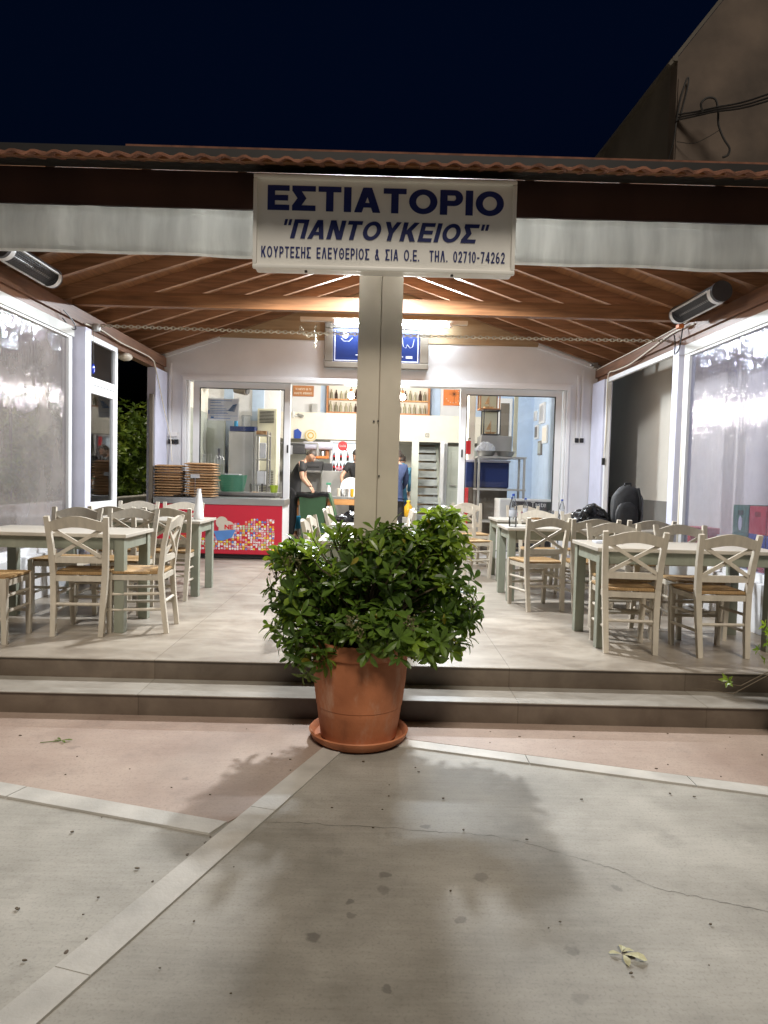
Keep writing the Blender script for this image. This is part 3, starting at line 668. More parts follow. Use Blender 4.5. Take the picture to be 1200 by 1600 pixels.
# rolled white weather curtain hanging under the fascia: two lengths behind the sign
def valance(x0, x1, seed):
    m = MB(); nx = int((x1-x0)/.03); nz = 12; vs = []; fs = []
    prof = [(4.505, 3.126), (4.485, 3.118), (4.480, 3.10), (4.49, 3.085), (4.475, 3.06), (4.465, 3.02), (4.462, 2.97), (4.465, 2.92), (4.475, 2.88), (4.48, 2.862), (4.478, 2.848), (4.5, 2.842), (4.55, 2.85), (4.56, 2.95), (4.55, 3.12)]
    for i in range(nx+1):
        x = x0+(x1-x0)*i/nx
        for j, (y, z) in enumerate(prof):
            a = .022*noise.noise((x*3.1+seed, z*2, 0))+.020*noise.noise((x*9, z*2, seed))+.03*(abs(noise.noise((x*5.5, z*1.5, seed+3)))**.7)+.016*noise.noise((x*4, z*16, seed+8))+.012*noise.noise((x*7+z*9, z*11-x*3, seed+5))
            k = 1 if 3 < j < 9 else .25
            vs.append((x, y+a*k, z+.012*noise.noise((x*1.7, 7, seed))*(1 if j > 5 else .2)))
    n = len(prof)
    for i in range(nx):
        for j in range(n): fs.append((i*n+j, (i+1)*n+j, (i+1)*n+(j+1) % n, i*n+(j+1) % n))
    fs += [tuple(range(n)), tuple(nx*n+j for j in range(n-1, -1, -1))]
    m.quadmesh(vs, fs); m2 = m.build('weather_curtain', 'valance', None, smooth=60)
    return m2
tag(valance(-3.6, -.79, 1), 'rolled white plastic weather curtain hanging under the fascia, left of the restaurant sign', 'curtain', 'rolled weather curtains')
tag(valance(.79, 3.6, 4), 'rolled white plastic weather curtain hanging under the fascia, right of the restaurant sign', 'curtain', 'rolled weather curtains')

# ------------------------------------------------------------------ sign
sg = thing('restaurant_sign', 'white lightbox sign with navy Greek lettering fixed in front of the fascia', 'sign', (0, 4.45, 2.73))
b = MB(); b.bbox(-.782, .776, 4.33, 4.455, 2.728, 3.268, .016); b.build('box', 'sign_white', sg, smooth=30)
fr = MB()
for (x0, x1, z0, z1) in ((-.787, .781, 3.248, 3.272), (-.787, .781, 2.722, 2.746), (-.787, -.763, 2.746, 3.248), (.757, .781, 2.746, 3.248)): fr.bbox(x0, x1, 4.305, 4.345, z0, z1, .007)
fr.build('frame', 'sign_white', sg, smooth=30)
sign_writing('title_lettering', 'ΕΣΤΙΑΤΟΡΙΟ', -.705, 4.329, 3.068, 1.412, .146, 'navy', sg, tv=.27, th=.22, gap=.1)
sign_writing('name_lettering', '"ΠΑΝΤΟΥΚΕΙΟΣ"', -.625, 4.329, 2.905, 1.25, .112, 'navy', sg, tv=.24, th=.2, gap=.13, shear=.25, wide=.92)
sign_writing('owner_lettering', 'ΚΟΥΡΤΕΣΗΣ ΕΛΕΥΘΕΡΙΟΣ & ΣΙΑ Ο.Ε.  ΤΗΛ. 02710-74262', -.738, 4.329, 2.79, 1.46, .066, 'navy', sg, tv=.17, th=.14, gap=.16, wide=.66)
for x in (-.47, .41):
    b = MB(); b.tube([(x, 4.35, 2.723), (x, 4.35, 2.711)], .009, 8); b.build('screw', 'dark_grey', sg)

# ------------------------------------------------------------------ restaurant building
rb = thing('restaurant_building', 'white restaurant front with wide sliding glass doors and a bright room behind', 'building', (0, 11, T))
Y0, Y1 = 10.88, 11.08
OL, OR, OT = -3.0, 2.885, 2.945
f = MB()
f.prism([(-3.4, T-.3), (OL, T-.3), (OL, 3.40), (-3.4, 3.28)], 'Y', Y0, Y1)
f.prism([(OR, T-.3), (3.4, T-.3), (3.4, 3.28), (OR, 3.44)], 'Y', Y0, Y1)
f.prism([(OL, OT), (OR, OT), (OR, 3.44), (2.365, 3.60), (-2.45, 3.60), (OL, 3.40)], 'Y', Y0, Y1)
f.build('facade_wall', 'white_wall', rb)
for q in ([(-3.27, 10.87, 3.25), (-2.45, 10.87, 3.53)], [(2.36, 10.87, 3.53), (3.25, 10.87, 3.245)]):
    f = MB(); f.sweep(q, .02, .05, side=(0, 1, 0)); f.build('rake_trim', 'white_alu', rb)
f = MB()       # upper building above the canopy roof line, keeps the sky out
f.box(-3.4, 3.4, Y1, 11.3, 3.15, 4.35); f.build('upper_wall', 'white_wall', rb)
# outer door frame with stepped rails
f = MB()
for (x0, x1, z0, z1) in ((OL, OR, OT-.06, OT), (OL, OL+.055, T, OT-.06), (OR-.055, OR, T, OT-.06)): f.bbox(x0, x1, 10.84, 11.06, z0, z1, .004)
f.bbox(OL-.03, OR+.03, 10.862, 10.879, OT, OT+.03, .003)
f.bbox(OL+.06, OL+.085, 10.87, 11.0, T, OT-.06, .003); f.bbox(OR-.085, OR-.06, 10.87, 11.0, T, OT-.06, .003)
f.build('door_frame', 'white_alu', rb)
def leaf(x0, x1, y, name, hx):
    m = MB()
    z0, z1 = T+.02, OT-.062
    m.bbox(x0, x0+.095, y, y+.05, z0, z1, .004); m.bbox(x1-.095, x1, y, y+.05, z0, z1, .004)
    m.bbox(x0+.095, x1-.095, y, y+.05, z1-.09, z1, .004); m.bbox(x0+.095, x1-.095, y, y+.05, z0, z0+.11, .004)
    d = m.build(name, 'white_alu', rb)
    gk = MB()
    a0, a1, c0, c1 = x0+.095, x1-.095, z0+.11, z1-.09
    for (u0, u1, w0, w1) in ((a0, a0+.014, c0, c1), (a1-.014, a1, c0, c1), (a0+.014, a1-.014, c1-.012, c1), (a0+.014, a1-.014, c0, c0+.012)): gk.box(u0, u1, y+.012, y+.038, w0, w1)
    gk.build('gasket', 'dark_grey', d)
    gp = MB(); gp.box(a0+.014, a1-.014, y+.022, y+.028, c0+.012, c1-.012); gp.build('pane', 'glass', d)
    h = MB(); h.bbox(hx-.012, hx+.012, y-.014, y, 1.83, 1.95, .004); h.build('handle', 'black', d)
    return d
leaf(-2.86, -1.375, 10.93, 'sliding_door', -1.41)
leaf(1.22, 2.78, 10.93, 'sliding_door', 1.265)
# shell of the room behind
f = MB(); f.box(-3.4, -3.25, Y1, 17.5, T, 4.5); f.build('inner_wall', 'cream_wall', rb)
f = MB(); f.box(3.2, 3.4, Y1, 17.5, T, 4.5); f.build('inner_wall', 'light_blue', rb)
f = MB(); f.box(-3.25, 3.2, 17.3, 17.5, T, 4.5); f.build('inner_wall', 'cream_wall', rb)
f = MB(); f.box(-3.4, 3.4, 11.3, 17.5, 4.35, 4.5); f.build('room_ceiling', 'cream_wall', rb)
f = MB(); f.bbox(-3.25, 3.2, 15.5, 15.62, 2.285, 2.86, .006); f.box(-3.25, 3.2, 15.62, 17.3, 2.3, 2.4); f.build('loft_front', 'cream_wall', rb)
f = MB(); f.box(-3.25, 3.2, 15.85, 15.95, 2.4, 4.35); lw = f.build('loft_wall', 'white_wall', rb)
for x0, x1 in ((-1.33, -1.20), (1.10, 1.32), (-2.75, -2.45), (2.0, 2.3)):
    f = MB(); f.box(x0, x1, 15.835, 15.85, 2.87, 4.3); f.build('painted_panel', 'light_blue', rb)
# wall stripes on the left part of the room seen through the left pane
f = MB(); f.box(-3.25, -1.9, 13.5, 13.6, T, 4.35); f.build('partition_wall', 'white_wall', rb)
for q in ((-2.95, -2.78, 13.485, 13.5, 1.1, 4.3), (-2.42, -2.2, 13.485, 13.5, 2.5, 4.3)):
    f = MB(); f.box(*q); f.build('painted_panel', 'light_blue', rb)
f = MB(); f.box(2.3, 3.2, 14.9, 15.0, T, 4.35); f.build('partition_wall', 'light_blue', rb)
f = MB(); f.box(1.3, 1.38, 15.2, 15.3, T, 2.285); f.box(1.38, 1.47, 15.42, 15.5, T, 2.285); f.build('door_jamb', 'white_wall', rb)
d = MB(); d.bbox(1.47, 2.2, 15.44, 15.48, T, 2.2, .004); d.bbox(1.56, 2.1, 15.425, 15.44, 1.35, 2.1, .004); d.bbox(1.56, 2.1, 15.425, 15.44, .45, 1.25, .004); dd = d.build('inner_door', 'grey_green', rb)
d = MB(); d.tube([(1.54, 15.44, 1.36), (1.54, 15.38, 1.36), (1.66, 15.38, 1.36)], .012, 8); d.build('handle', 'steel', dd)
# steep stair climbing to the loft
s_ = MB()
for i in range(11):
    z = .44+i*.185; y = 14.6+i*.155
    s_.bbox(.80, 1.27, y, y+.2, z-.035, z, .004)
    if i: s_.box(.80, 1.27, y+.165, y+.185, z-.01, z+.11)
stairs = s_.build('stair', 'stair_grey', rb)
s_ = MB()
for x0, x1 in ((.66, .80), (1.27, 1.33)): s_.prism([(14.5, T), (15.0, T), (16.7, 2.28), (16.2, 2.28)] if x0 > 1 else [(14.5, T), (14.62, T), (14.62, 2.25), (14.5, 2.25)], 'X', x0, x1)
s_.build('stringer', 'grey_green', stairs)
s_ = MB(); s_.box(.8, 1.27, 16.45, 16.5, T, 2.28); s_.build('stair_back', 'plywood', stairs)
# fuse box, power outlets and conduits on the front
def conduit(pts, label):
    m = MB(); m.sweep(pts, .03, .02, side=(1, 0, 0)); return tag(m.build('cable_conduit', 'white_alu'), label, 'conduit')
conduit([(-3.19, 10.868, 3.14), (-3.19, 10.868, 2.05)], 'white plastic conduit down the left end of the white facade')
conduit([(3.00, 10.868, 3.12), (3.00, 10.868, 2.17)], 'white conduit running down to the left one of two black sockets')
conduit([(3.07, 10.868, 3.20), (3.07, 10.868, 2.17)], 'white conduit running down to the right one of two black sockets')
k = thing('wall_socket', 'white double socket with cables on the wall left of the sliding door', 'socket', (-3.15, 10.87, 2.0))
m = MB(); m.bbox(-3.23, -3.08, 10.845, 10.88, 2.03, 2.10, .005); m.build('cover', 'white_plastic', k)
m = MB(); m.bbox(-3.21, -3.14, 10.835, 10.88, 1.92, 1.99, .005); m.bbox(-3.12, -3.06, 10.835, 10.88, 1.92, 1.99, .005); m.build('plug', 'black', k)
k = thing('wall_socket', 'pair of black sockets on a white plate right of the sliding door', 'socket', (3.04, 10.87, 2.1))
m = MB(); m.bbox(2.965, 3.115, 10.86, 10.88, 2.08, 2.18, .004); m.build('cover', 'white_plastic', k)
for x in (3.0, 3.075):
    m = MB(); m.bbox(x-.028, x+.028, 10.835, 10.86, 2.095, 2.165, .006); m.build('socket', 'black', k)

# ------------------------------------------------------------------ light tube and framed blue board over the door
tl = thing('tube_lamp', 'lit fluorescent tube lamp with pale ends above the sliding doors', 'lamp', (0, 10.6, 3.78))
m = MB(); m.bbox(-1.22, 1.26, 10.62, 10.70, 3.775, 3.835, .006); m.build('housing', 'cream_metal', tl)
m = MB(); m.tube([(-.70, 10.60, 3.755), (.98, 10.60, 3.755)], .019, 10); m.build('tube', 'tube', tl)
ad_ = bpy.data.lights.new('tube_light', 'AREA'); ad_.shape = 'RECTANGLE'; ad_.size = 1.66; ad_.size_y = .05; ad_.energy = 240; ad_.color = (.86, .94, 1)
ao = bpy.data.objects.new('tube_light', ad_); col.objects.link(ao); ao.parent = tl; ao.location = (.14, -.03, -.03); ao.rotation_euler = (R(-60), 0, 0)    # added area light aimed forward and down, brightening floor and pavement
for x in (-.72, 1.0):
    m = MB(); m.bbox(x-.02, x+.02, 10.575, 10.66, 3.73, 3.785, .005); m.build('tube_holder', 'white_plastic', tl)
fb = thing('framed_board', 'blue board in a broad taupe frame hanging over the doors behind the post', 'board', (-.08, 10.85, 3.13))
m = MB()
for (x0, x1, z0, z1) in ((-.87, .70, 3.72, 3.83), (-.87, .70, 3.13, 3.22), (-.87, -.74, 3.22, 3.72), (.57, .70, 3.22, 3.72)): m.bbox(x0, x1, 10.80, 10.87, z0, z1, .012)
m.build('frame', 'taupe', fb)
m = MB(); m.box(-.74, .57, 10.83, 10.868, 3.22, 3.72); m.build('panel', 'blue_panel', fb)
m = MB()
for (x0, x1, z0, z1) in ((-.72, .55, 3.235, 3.25), (-.72, -.705, 3.25, 3.71), (.535, .55, 3.25, 3.71)): m.box(x0, x1, 10.826, 10.83, z0, z1)
m.lathe([(.0, 0), (.05, 0), (.05, .006), (0, .006)], n=16); m.xform(Matrix.Translation((-.56, 10.83, 3.62)) @ Matrix.Rotation(R(90), 4, 'X'), len(m.v)-64)
m.tube([(-.62, 10.828, 3.57), (-.58, 10.826, 3.53), (-.5, 10.826, 3.53), (-.45, 10.826, 3.58)], .006, 6)
m.tube([(.3, 10.826, 3.6), (.32, 10.826, 3.47), (.36, 10.826, 3.45), (.38, 10.826, 3.5), (.42, 10.826, 3.45), (.46, 10.826, 3.47), (.48, 10.826, 3.58)], .005, 6)
m.box(-.4, -.2, 10.826, 10.83, 3.32, 3.335); m.box(.1, .32, 10.826, 10.83, 3.31, 3.325); m.box(.36, .46, 10.826, 10.83, 3.29, 3.33)
m.build('white_marks', 'lilac', fb)

# ------------------------------------------------------------------ shaded lamp on the tie beam, behind the front post
sl = thing('beam_lamp', 'lit shaded lamp on the tie beam, hidden behind the front post', 'lamp', (0, 6.6, 3.6))
m = MB(); m.tube(curve([(0, 7.66, 3.36), (0, 7.3, 3.55), (0, 6.8, 3.76), (0, 6.63, 3.78), (0, 6.6, 3.72)]), .012, 8); m.build('bracket', 'dark_grey', sl)
m = MB(); m.lathe([(.02, .12), (.05, .115), (.13, .02), (.135, .0), (.13, .005), (.045, .10), (.0, .105)], 0, 6.6, 3.6, 24); m.build('lamp_shade', 'dark_grey', sl, smooth=40)
m = MB(); m.ball((0, 6.6, 3.615), .045, 14); m.build('bulb', 'bulb', sl, smooth=True)
ld = bpy.data.lights.new('beam_light', 'SPOT'); ld.energy = 600; ld.color = (.96, .985, 1); ld.shadow_soft_size = .08; ld.spot_size = R(168); ld.spot_blend = .1
lo = bpy.data.objects.new('beam_light', ld); col.objects.link(lo); lo.parent = sl; lo.location = (0, 0, -.045); lo.rotation_euler = (0, 0, 0)
# ------------------------------------------------------------------ side glazing
def side_window(s, label, pmat):
    X = s*3.27; k = thing('side_window', label, 'window', (X, 6.2, T+.42))
    z0, z1, y0, y1 = T+.42, 2.985, 4.75, 7.52 if s < 0 else 7.6
    m = MB(); a, b_ = X-.035, X+.035
    m.bbox(a, b_, y1-.075, y1, z0, z1, .005); m.bbox(a, b_, y0, y0+.075, z0, z1, .005)
    m.bbox(a, b_, y0+.075, y1-.075, z0, z0+.07, .005); m.bbox(a, b_, y0+.075, y1-.075, z1-.13, z1, .005)
    m.build('frame', 'white_alu', k)
    m = MB(); m.bbox(a, b_-.02, y1+.012, y1+.045, T, z1, .004); m.build('side_trim', 'cream_metal', k)
    m = MB(); m.box(X-.003, X+.003, y0+.075, y1-.075, z0+.07, z1-.13); m.build('pane', pmat, k)
    m = MB(); m.sweep([(X-s*.045, y0+.1, z1-.06), (X-s*.045, y1, z1-.06)], .1, .02, side=(0, 0, 1)); m.build('rolled_blind', 'valance', k)
    w_ = MB(); w_.bbox(X-.09, X+.09, 4.72, 7.75, T, T+.42, .006); tag(w_.build('low_wall', 'white_wall'), 'low white wall under the %s side window of the terrace' % ('left' if s < 0 else 'right'), 'wall')
side_window(-1, 'tall wavy plastic-glazed side window in a white frame behind the left tables', 'pvc')
side_window(1, 'tall wavy plastic-glazed side window in a white frame behind the right tables', 'pvc_right')
# glazed door with transom, left of the gap to the garden
k = thing('side_door', 'narrow white glazed door with a transom pane beside the garden gap', 'door', (-3.25, 8.35, T))
a, b_ = -3.29, -3.23; m = MB()
y0, y1 = 7.77, 8.80
m.bbox(a, b_, y0, y0+.05, T, 2.99, .004); m.bbox(a, b_, y1-.07, y1, T, 2.99, .004)
for z0, z1 in ((2.93, 2.99), (2.45, 2.53), (T, T+.05)): m.bbox(a, b_, y0+.05, y1-.07, z0, z1, .004)
m.build('frame', 'white_alu', k)
m = MB(); a2, b2 = -3.275, -3.225
m.bbox(a2, b2, y0+.055, y0+.12, T+.06, 2.44, .004); m.bbox(a2, b2, y1-.15, y1-.075, T+.06, 2.44, .004); m.bbox(a2, b2, y0+.12, y1-.15, 2.35, 2.44, .004); m.bbox(a2, b2, y0+.12, y1-.15, T+.06, 1.13, .004)
lf = m.build('leaf', 'white_alu', k)
m = MB(); m.box(-3.253, -3.247, y0+.12, y1-.15, 1.13, 2.35); m.build('pane', 'glass', lf)
m = MB(); m.box(-3.263, -3.257, y0+.05, y1-.07, 2.53, 2.93); m.build('transom_pane', 'glass', k)
m = MB(); m.bbox(-3.225, -3.18, y0+.06, y0+.11, 2.02, 2.14, .008); m.build('lock', 'cream_metal', lf)
# slim white uprights of the openings beside the facade
m = MB(); m.bbox(-3.30, -3.25, 10.22, 10.28, T, 2.6, .004); tag(m.build('door_upright', 'taupe'), 'slim taupe upright beside the garden gap, left of the lilac corner post', 'upright')
fr = thing('opening_frame', 'white frame of the open side bay between right post and facade', 'frame', (3.27, 9, T))
m = MB(); m.bbox(3.24, 3.30, 10.22, 10.29, T, 2.99, .004); m.build('jamb', 'white_alu', fr)
m = MB(); m.bbox(3.25, 3.29, 7.9, 10.22, 2.94, 3.0, .004); m.build('head_rail', 'white_alu', fr)
m = MB(); m.bbox(3.25, 3.29, 7.875, 7.91, T, 2.94, .004); m.bbox(3.24, 3.30, 7.88, 7.94, 2.0, 2.1, .006); m.build('jamb', 'white_alu', fr)

# ------------------------------------------------------------------ neighbours
k = thing('neighbour_wall', 'grey plastered wall of the next building seen through the open right bay', 'wall', (4.05, 12, 0))
m = MB(); m.box(3.97, 4.2, 5.2, 24, 0, 4.3); m.build('plaster', 'neighbour_light', k)
m = MB(); m.box(3.955, 3.969, 9.2, 24, 0, 1.26); m.build('dado', 'neighbour_dado', k)
hs = thing('house', 'dimmed plastered house with a sloping roof edge rising over the right of the canopy', 'house', (7.5, 15, 0))
m = MB(); m.prism([(5.14, 0), (12, 0), (12, 17.5), (11.5, 17.5), (5.14, 9.1)], 'Y', 13.0, 13.3); m.build('gable_wall', 'house_wall_dimmed', hs)
m = MB(); m.prism([(13.3, 0), (19.2, 0), (19.2, 9.4), (13.3, 9.05)], 'X', 5.14, 5.4); m.build('side_wall', 'house_dimmed', hs)
m = MB(); m.box(5.16, 12, 12.97, 13.0, 0, 8.72); m.build('render_coat', 'house_wall_dimmed', hs)
m = MB(); m.sweep([(5.0, 13.05, 8.98), (11.5, 13.05, 17.56)], .06, .08, side=(0, 0, 1)); m.sweep([(5.1, 13.0, 9.08), (5.1, 19.3, 9.45)], .1, .07); m.build('roof_edge', 'house_dimmed', hs)
# power cables on the house corner
m = MB()
for dz, q in ((0, .1), (.05, -.05), (-.045, .2)): m.tube(curve([(5.14, 12.93, 8.02+dz), (5.6, 12.6, 7.98+dz+q*.1), (6.5, 11.9, 7.98+dz-q*.1), (9, 9.5, 8.4+dz*2)]), .017, 6)
m.tube(curve([(5.13, 12.92, 7.95), (5.18, 12.9, 8.35), (5.27, 12.9, 8.66), (5.31, 12.9, 8.68), (5.29, 12.9, 8.5), (5.2, 12.92, 8.05)]), .015, 6)
m.tube(curve([(5.46, 12.62, 7.98), (5.42, 12.6, 8.1), (5.52, 12.6, 8.2), (5.66, 12.6, 8.18), (5.72, 12.6, 8.0), (5.74, 12.6, 7.75), (5.84, 12.6, 7.52), (5.95, 12.6, 7.36), (5.93, 12.6, 7.25), (5.84, 12.6, 7.2)]), .02, 6); m.tube(curve([(5.16, 12.93, 7.6), (5.4, 12.8, 7.52), (5.6, 12.7, 7.58), (5.78, 12.62, 7.68)]), .006, 5)
m.tube(curve([(5.14, 12.94, 8.0), (5.1, 12.94, 7.6), (5.0, 13.05, 7.1), (4.72, 13.2, 6.1), (4.5, 13.4, 5.2), (4.2, 13.6, 4.4)]), .014, 6)
tag(m.build('power_cable', 'gutter'), 'bundle of black cables tied at the corner of the dimmed house', 'cable')
# garden wall on the left
m = MB(); m.bbox(-4.4, -4.2, 7.9, 15, 0, 1.06, .02); tag(m.build('garden_wall', 'rough_white'), 'rough low white garden wall outside the left gap', 'wall')

# ------------------------------------------------------------------ chairs
def make_chair():
    t = thing('taverna_chair', '', 'chair', (0, 0, 0))
    zs = .46
    for s in (-1, 1):
        m = MB(); m.sweep([(s*.172, -.235, 0), (s*.178, -.205, .25), (s*.186, -.19, .46), (s*.198, -.215, .68), (s*.212, -.262, .885)], [.036, .04, .042, .04, .036], [.034, .036, .038, .034, .028], side=(1, 0, 0)); m.build('back_post', 'chair_cream', t, local=True)
        m = MB(); m.sweep([(s*.182, .185, 0), (s*.19, .185, .30), (s*.19, .185, .462)], [.032, .04, .042], [.032, .04, .042], side=(1, 0, 0)); m.build('leg', 'chair_cream', t, local=True)
        for z in (.18, .30):
            m = MB(); m.tube([(s*.178, -.205, z+.005), (s*.188, .185, z-.005)], .0115, 8); m.build('stretcher', 'chair_cream', t, local=True, smooth=True)
    for y, z in ((-.205, .235), (.185, .225), (.185, .335)):
        m = MB(); m.tube([(-.182, y, z), (.182, y, z)], .012, 8); m.build('stretcher', 'chair_cream', t, local=True, smooth=True)
    # arched top rail
    m = MB(); n = 14; vs = []; fs = []
    for i in range(n+1):
        u = -1+2*i/n; x = u*.2; arch = math.cos(u*math.pi/2)**1.3; yb = -.246-.018*(1-u*u)
        zt = .845+.045*arch; zb = .775+.032*arch
        for (dy, z) in ((-.011, zb), (.011, zb), (.011-.004, zt), (-.011-.004, zt)): vs.append((x, yb-(z-.82)*.2+dy, z))
    for i in range(n):
        for k in range(4): fs.append((4*i+k, 4*i+4+k, 4*i+4+(k+1) % 4, 4*i+(k+1) % 4))
    fs += [(0, 1, 2, 3), tuple(4*n+k for k in (3, 2, 1, 0))]
    m.quadmesh(vs, fs); m.build('top_rail', 'chair_cream', t, local=True, smooth=35)
    m = MB(); m.sweep([(-.175, -.245, .792), (0, -.236, .69), (.165, -.213, .588)], .026, .016, side=(0, 0, 1)); m.sweep([(.175, -.241, .792), (0, -.226, .69), (-.165, -.209, .588)], .026, .016, side=(0, 0, 1)); m.build('cross_brace', 'chair_cream', t, local=True)
    m = MB(); m.sweep([(-.193, -.205, .565), (0, -.212, .565), (.193, -.205, .565)], .048, .02, side=(0, 0, 1)); m.build('lower_rail', 'chair_cream', t, local=True)
    m = MB(); m.sweep([(-.175, .185, .425), (.175, .185, .425)], .04, .022, side=(0, 0, 1))
    for s in (-1, 1): m.sweep([(s*.184, -.185, .425), (s*.19, .17, .425)], .04, .022, side=(0, 0, 1))
    m.sweep([(-.17, -.195, .425), (.17, -.195, .425)], .04, .022, side=(0, 0, 1)); m.build('seat_frame', 'chair_cream', t, local=True)
    # woven rush seat, slightly dished
    m = MB(); n = 12; vs = []; fs = []
    for top in (1, 0):
        for j in range(n+1):
            for i in range(n+1):
                u = -1+2*i/n; v = -1+2*j/n; e = max(abs(u), abs(v))
                wd = .2+.008*v; x = u*wd*(1-.03*abs(v)**4); y = v*.195-.0
                rim = (1-max(0, e-.86)/.14*.5)
                z = .462+(.014*rim-.012*(1-u*u)*(1-v*v) if top else -.016*rim)
                vs.append((x, y, z))
    N_ = (n+1)**2
    for j in range(n):
        for i in range(n):
            a = j*(n+1)+i; fs.append((a, a+1, a+n+2, a+n+1)); fs.append((N_+a, N_+a+n+1, N_+a+n+2, N_+a+1))
    for i in range(n):
        for (a, b_) in ((i, i+1), (n*(n+1)+i+1, n*(n+1)+i), ((i+1)*(n+1), i*(n+1)), (i*(n+1)+n, (i+1)*(n+1)+n)): fs.append((a, N_+a, N_+b_, b_))
    m.quadmesh(vs, fs); m.build('seat', 'rush', t, local=True, smooth=50)
    return t
chair0 = make_chair(); used = []
def chair(x, y, deg, label, group):
    if not used:
        chair0.location = (x, y, T); chair0.rotation_euler = (0, 0, R(deg)); chair0['label'] = label; chair0['group'] = group; used.append(1); return chair0
    return copy_thing(chair0, (x, y, T), R(deg), label, group)
LG, CG, RG = 'chairs around the left tables', 'chairs around the middle tables', 'chairs around the right tables'
chair(-2.20, 5.42, 3, 'cream cross-back chair with its back to the steps, before the nearest left table', LG)
chair(-1.83, 5.53, 93, 'cream cross-back chair seen side-on at the aisle end of the nearest left table', LG)
chair(-2.72, 6.17, 178, 'cream chair behind the nearest left table, nearest the wavy left window', LG)
chair(-2.2, 6.18, 182, 'cream chair behind the nearest left table, facing the steps, on its aisle side', LG)
chair(-2.76, 5.08, -88, 'cream chair cut by the left picture edge, only its rush seat and front legs showing', LG)
chair(-2.0, 6.97, 2, 'cream cross-back chair at the front of the second left table, nearest the aisle', LG)
chair(-2.5, 6.99, -4, 'cream chair at the front of the second left table, nearest the glazed side door', LG)
chair(-2.72, 7.84, 180, 'cream chair behind the second left table, on its garden side', LG)
chair(-2.2, 7.86, 184, 'cream chair behind the second left table, backed by the red freezer', LG)
for x, y, d, l in ((-.30, 5.5, -90, 'cream chair seen edge-on at the left of the near middle table, closest to the post'),
                   (-.30, 6.0, -92, 'cream chair seen edge-on at the left of the near middle table, second from the post'),
                   (-.28, 7.35, -88, 'cream chair at the left of the far middle table, before the green bin'),
                   (-.28, 7.9, -90, 'cream chair farthest back on the left of the far middle table'),
                   (.10, 7.3, 92, 'cream chair right of the far middle table, its back showing beside the post'),
                   (.12, 7.95, 84, 'cream chair turned askew at the far right corner of the far middle table')): chair(x, y, d, l, CG)
chair(1.86, 5.28, -5, 'cream cross-back chair with its back to the steps, left one at the nearest right table', RG)
chair(2.47, 5.22, 3, 'cream cross-back chair with its back to the steps, rightmost at the nearest right table', RG)
chair(2.0, 5.74, 180, 'cream chair behind the nearest right table, facing the steps, nearest the aisle', RG)
chair(2.58, 5.75, 182, 'cream chair behind the nearest right table, facing the steps, nearest the wavy right window', RG)
chair(1.55, 6.88, 13, 'cream cross-back chair turned slightly left at the front of the second right table', RG)
chair(2.04, 6.86, 0, 'cream chair at the front of the second right table, middle of its row', RG)
chair(2.55, 6.86, 2, 'cream chair at the front of the second right table, nearest the wavy window', RG)
chair(1.82, 7.98, 172, 'cream chair behind the second right table, beside the tall water bottle', RG)
chair(2.36, 7.98, 182, 'cream chair behind the second right table, in front of the slumped black bag', RG)
chair(1.17, 8.95, 206, 'pale chair angled toward the far right table in front of the right glass door', RG)
chair(1.34, 10.05, 192, 'pale chair farthest back, standing close to the right glass door', RG)
chair(2.0, 9.55, 180, 'cream chair behind the far right table with its back to the glass door', RG)

# ------------------------------------------------------------------ tables
def table(x0, x1, y0, y1, label):
    t = thing('dining_table', label, 'table', ((x0+x1)/2, (y0+y1)/2, T), 0, 'wooden dining tables')
    m = MB(); m.bbox(x0, x1, y0, y1, T+.722, T+.75, .005); m.build('tabletop', 'table_top', t)
    a = .03; m = MB()
    m.bbox(x0+.1, x1-.1, y0+a, y0+a+.022, T+.63, T+.722, .003); m.bbox(x0+.1, x1-.1, y1-a-.022, y1-a, T+.63, T+.722, .003)
    m.bbox(x0+a, x0+a+.022, y0+.1, y1-.1, T+.63, T+.722, .003); m.bbox(x1-a-.022, x1-a, y0+.1, y1-.1, T+.63, T+.722, .003)
    m.build('apron', 'table_green', t)
    for lx in (x0+.02, x1-.095):
        for ly in (y0+.02, y1-.095):
            m = MB(); m.bbox(lx, lx+.075, ly, ly+.075, T, T+.722, .004); m.build('leg', 'table_green', t)
    return t
table(-3.08, -1.88, 5.31, 5.97, 'cream-topped table with grey-green legs, nearest the steps on the left')
table(-3.08, -1.74, 6.97, 7.66, 'cream-topped table in the left row carrying a carafe, before the red freezer')
table(-.44, .33, 5.2, 6.32, 'cream-topped middle table directly behind the post and the potted shrub')
table(-.47, .22, 7.05, 8.5, 'cream-topped middle table farther back with a black jacket on it')
table(1.62, 3.0, 5.18, 5.88, 'cream-topped table with grey-green legs, nearest the steps on the right')
table(1.31, 2.9, 7.14, 7.8, 'cream-topped table in the right row carrying two black bags and a water bottle')
table(1.44, 2.8, 8.55, 9.25, 'cream-topped table farthest back on the right, crowded with bottles and glasses')

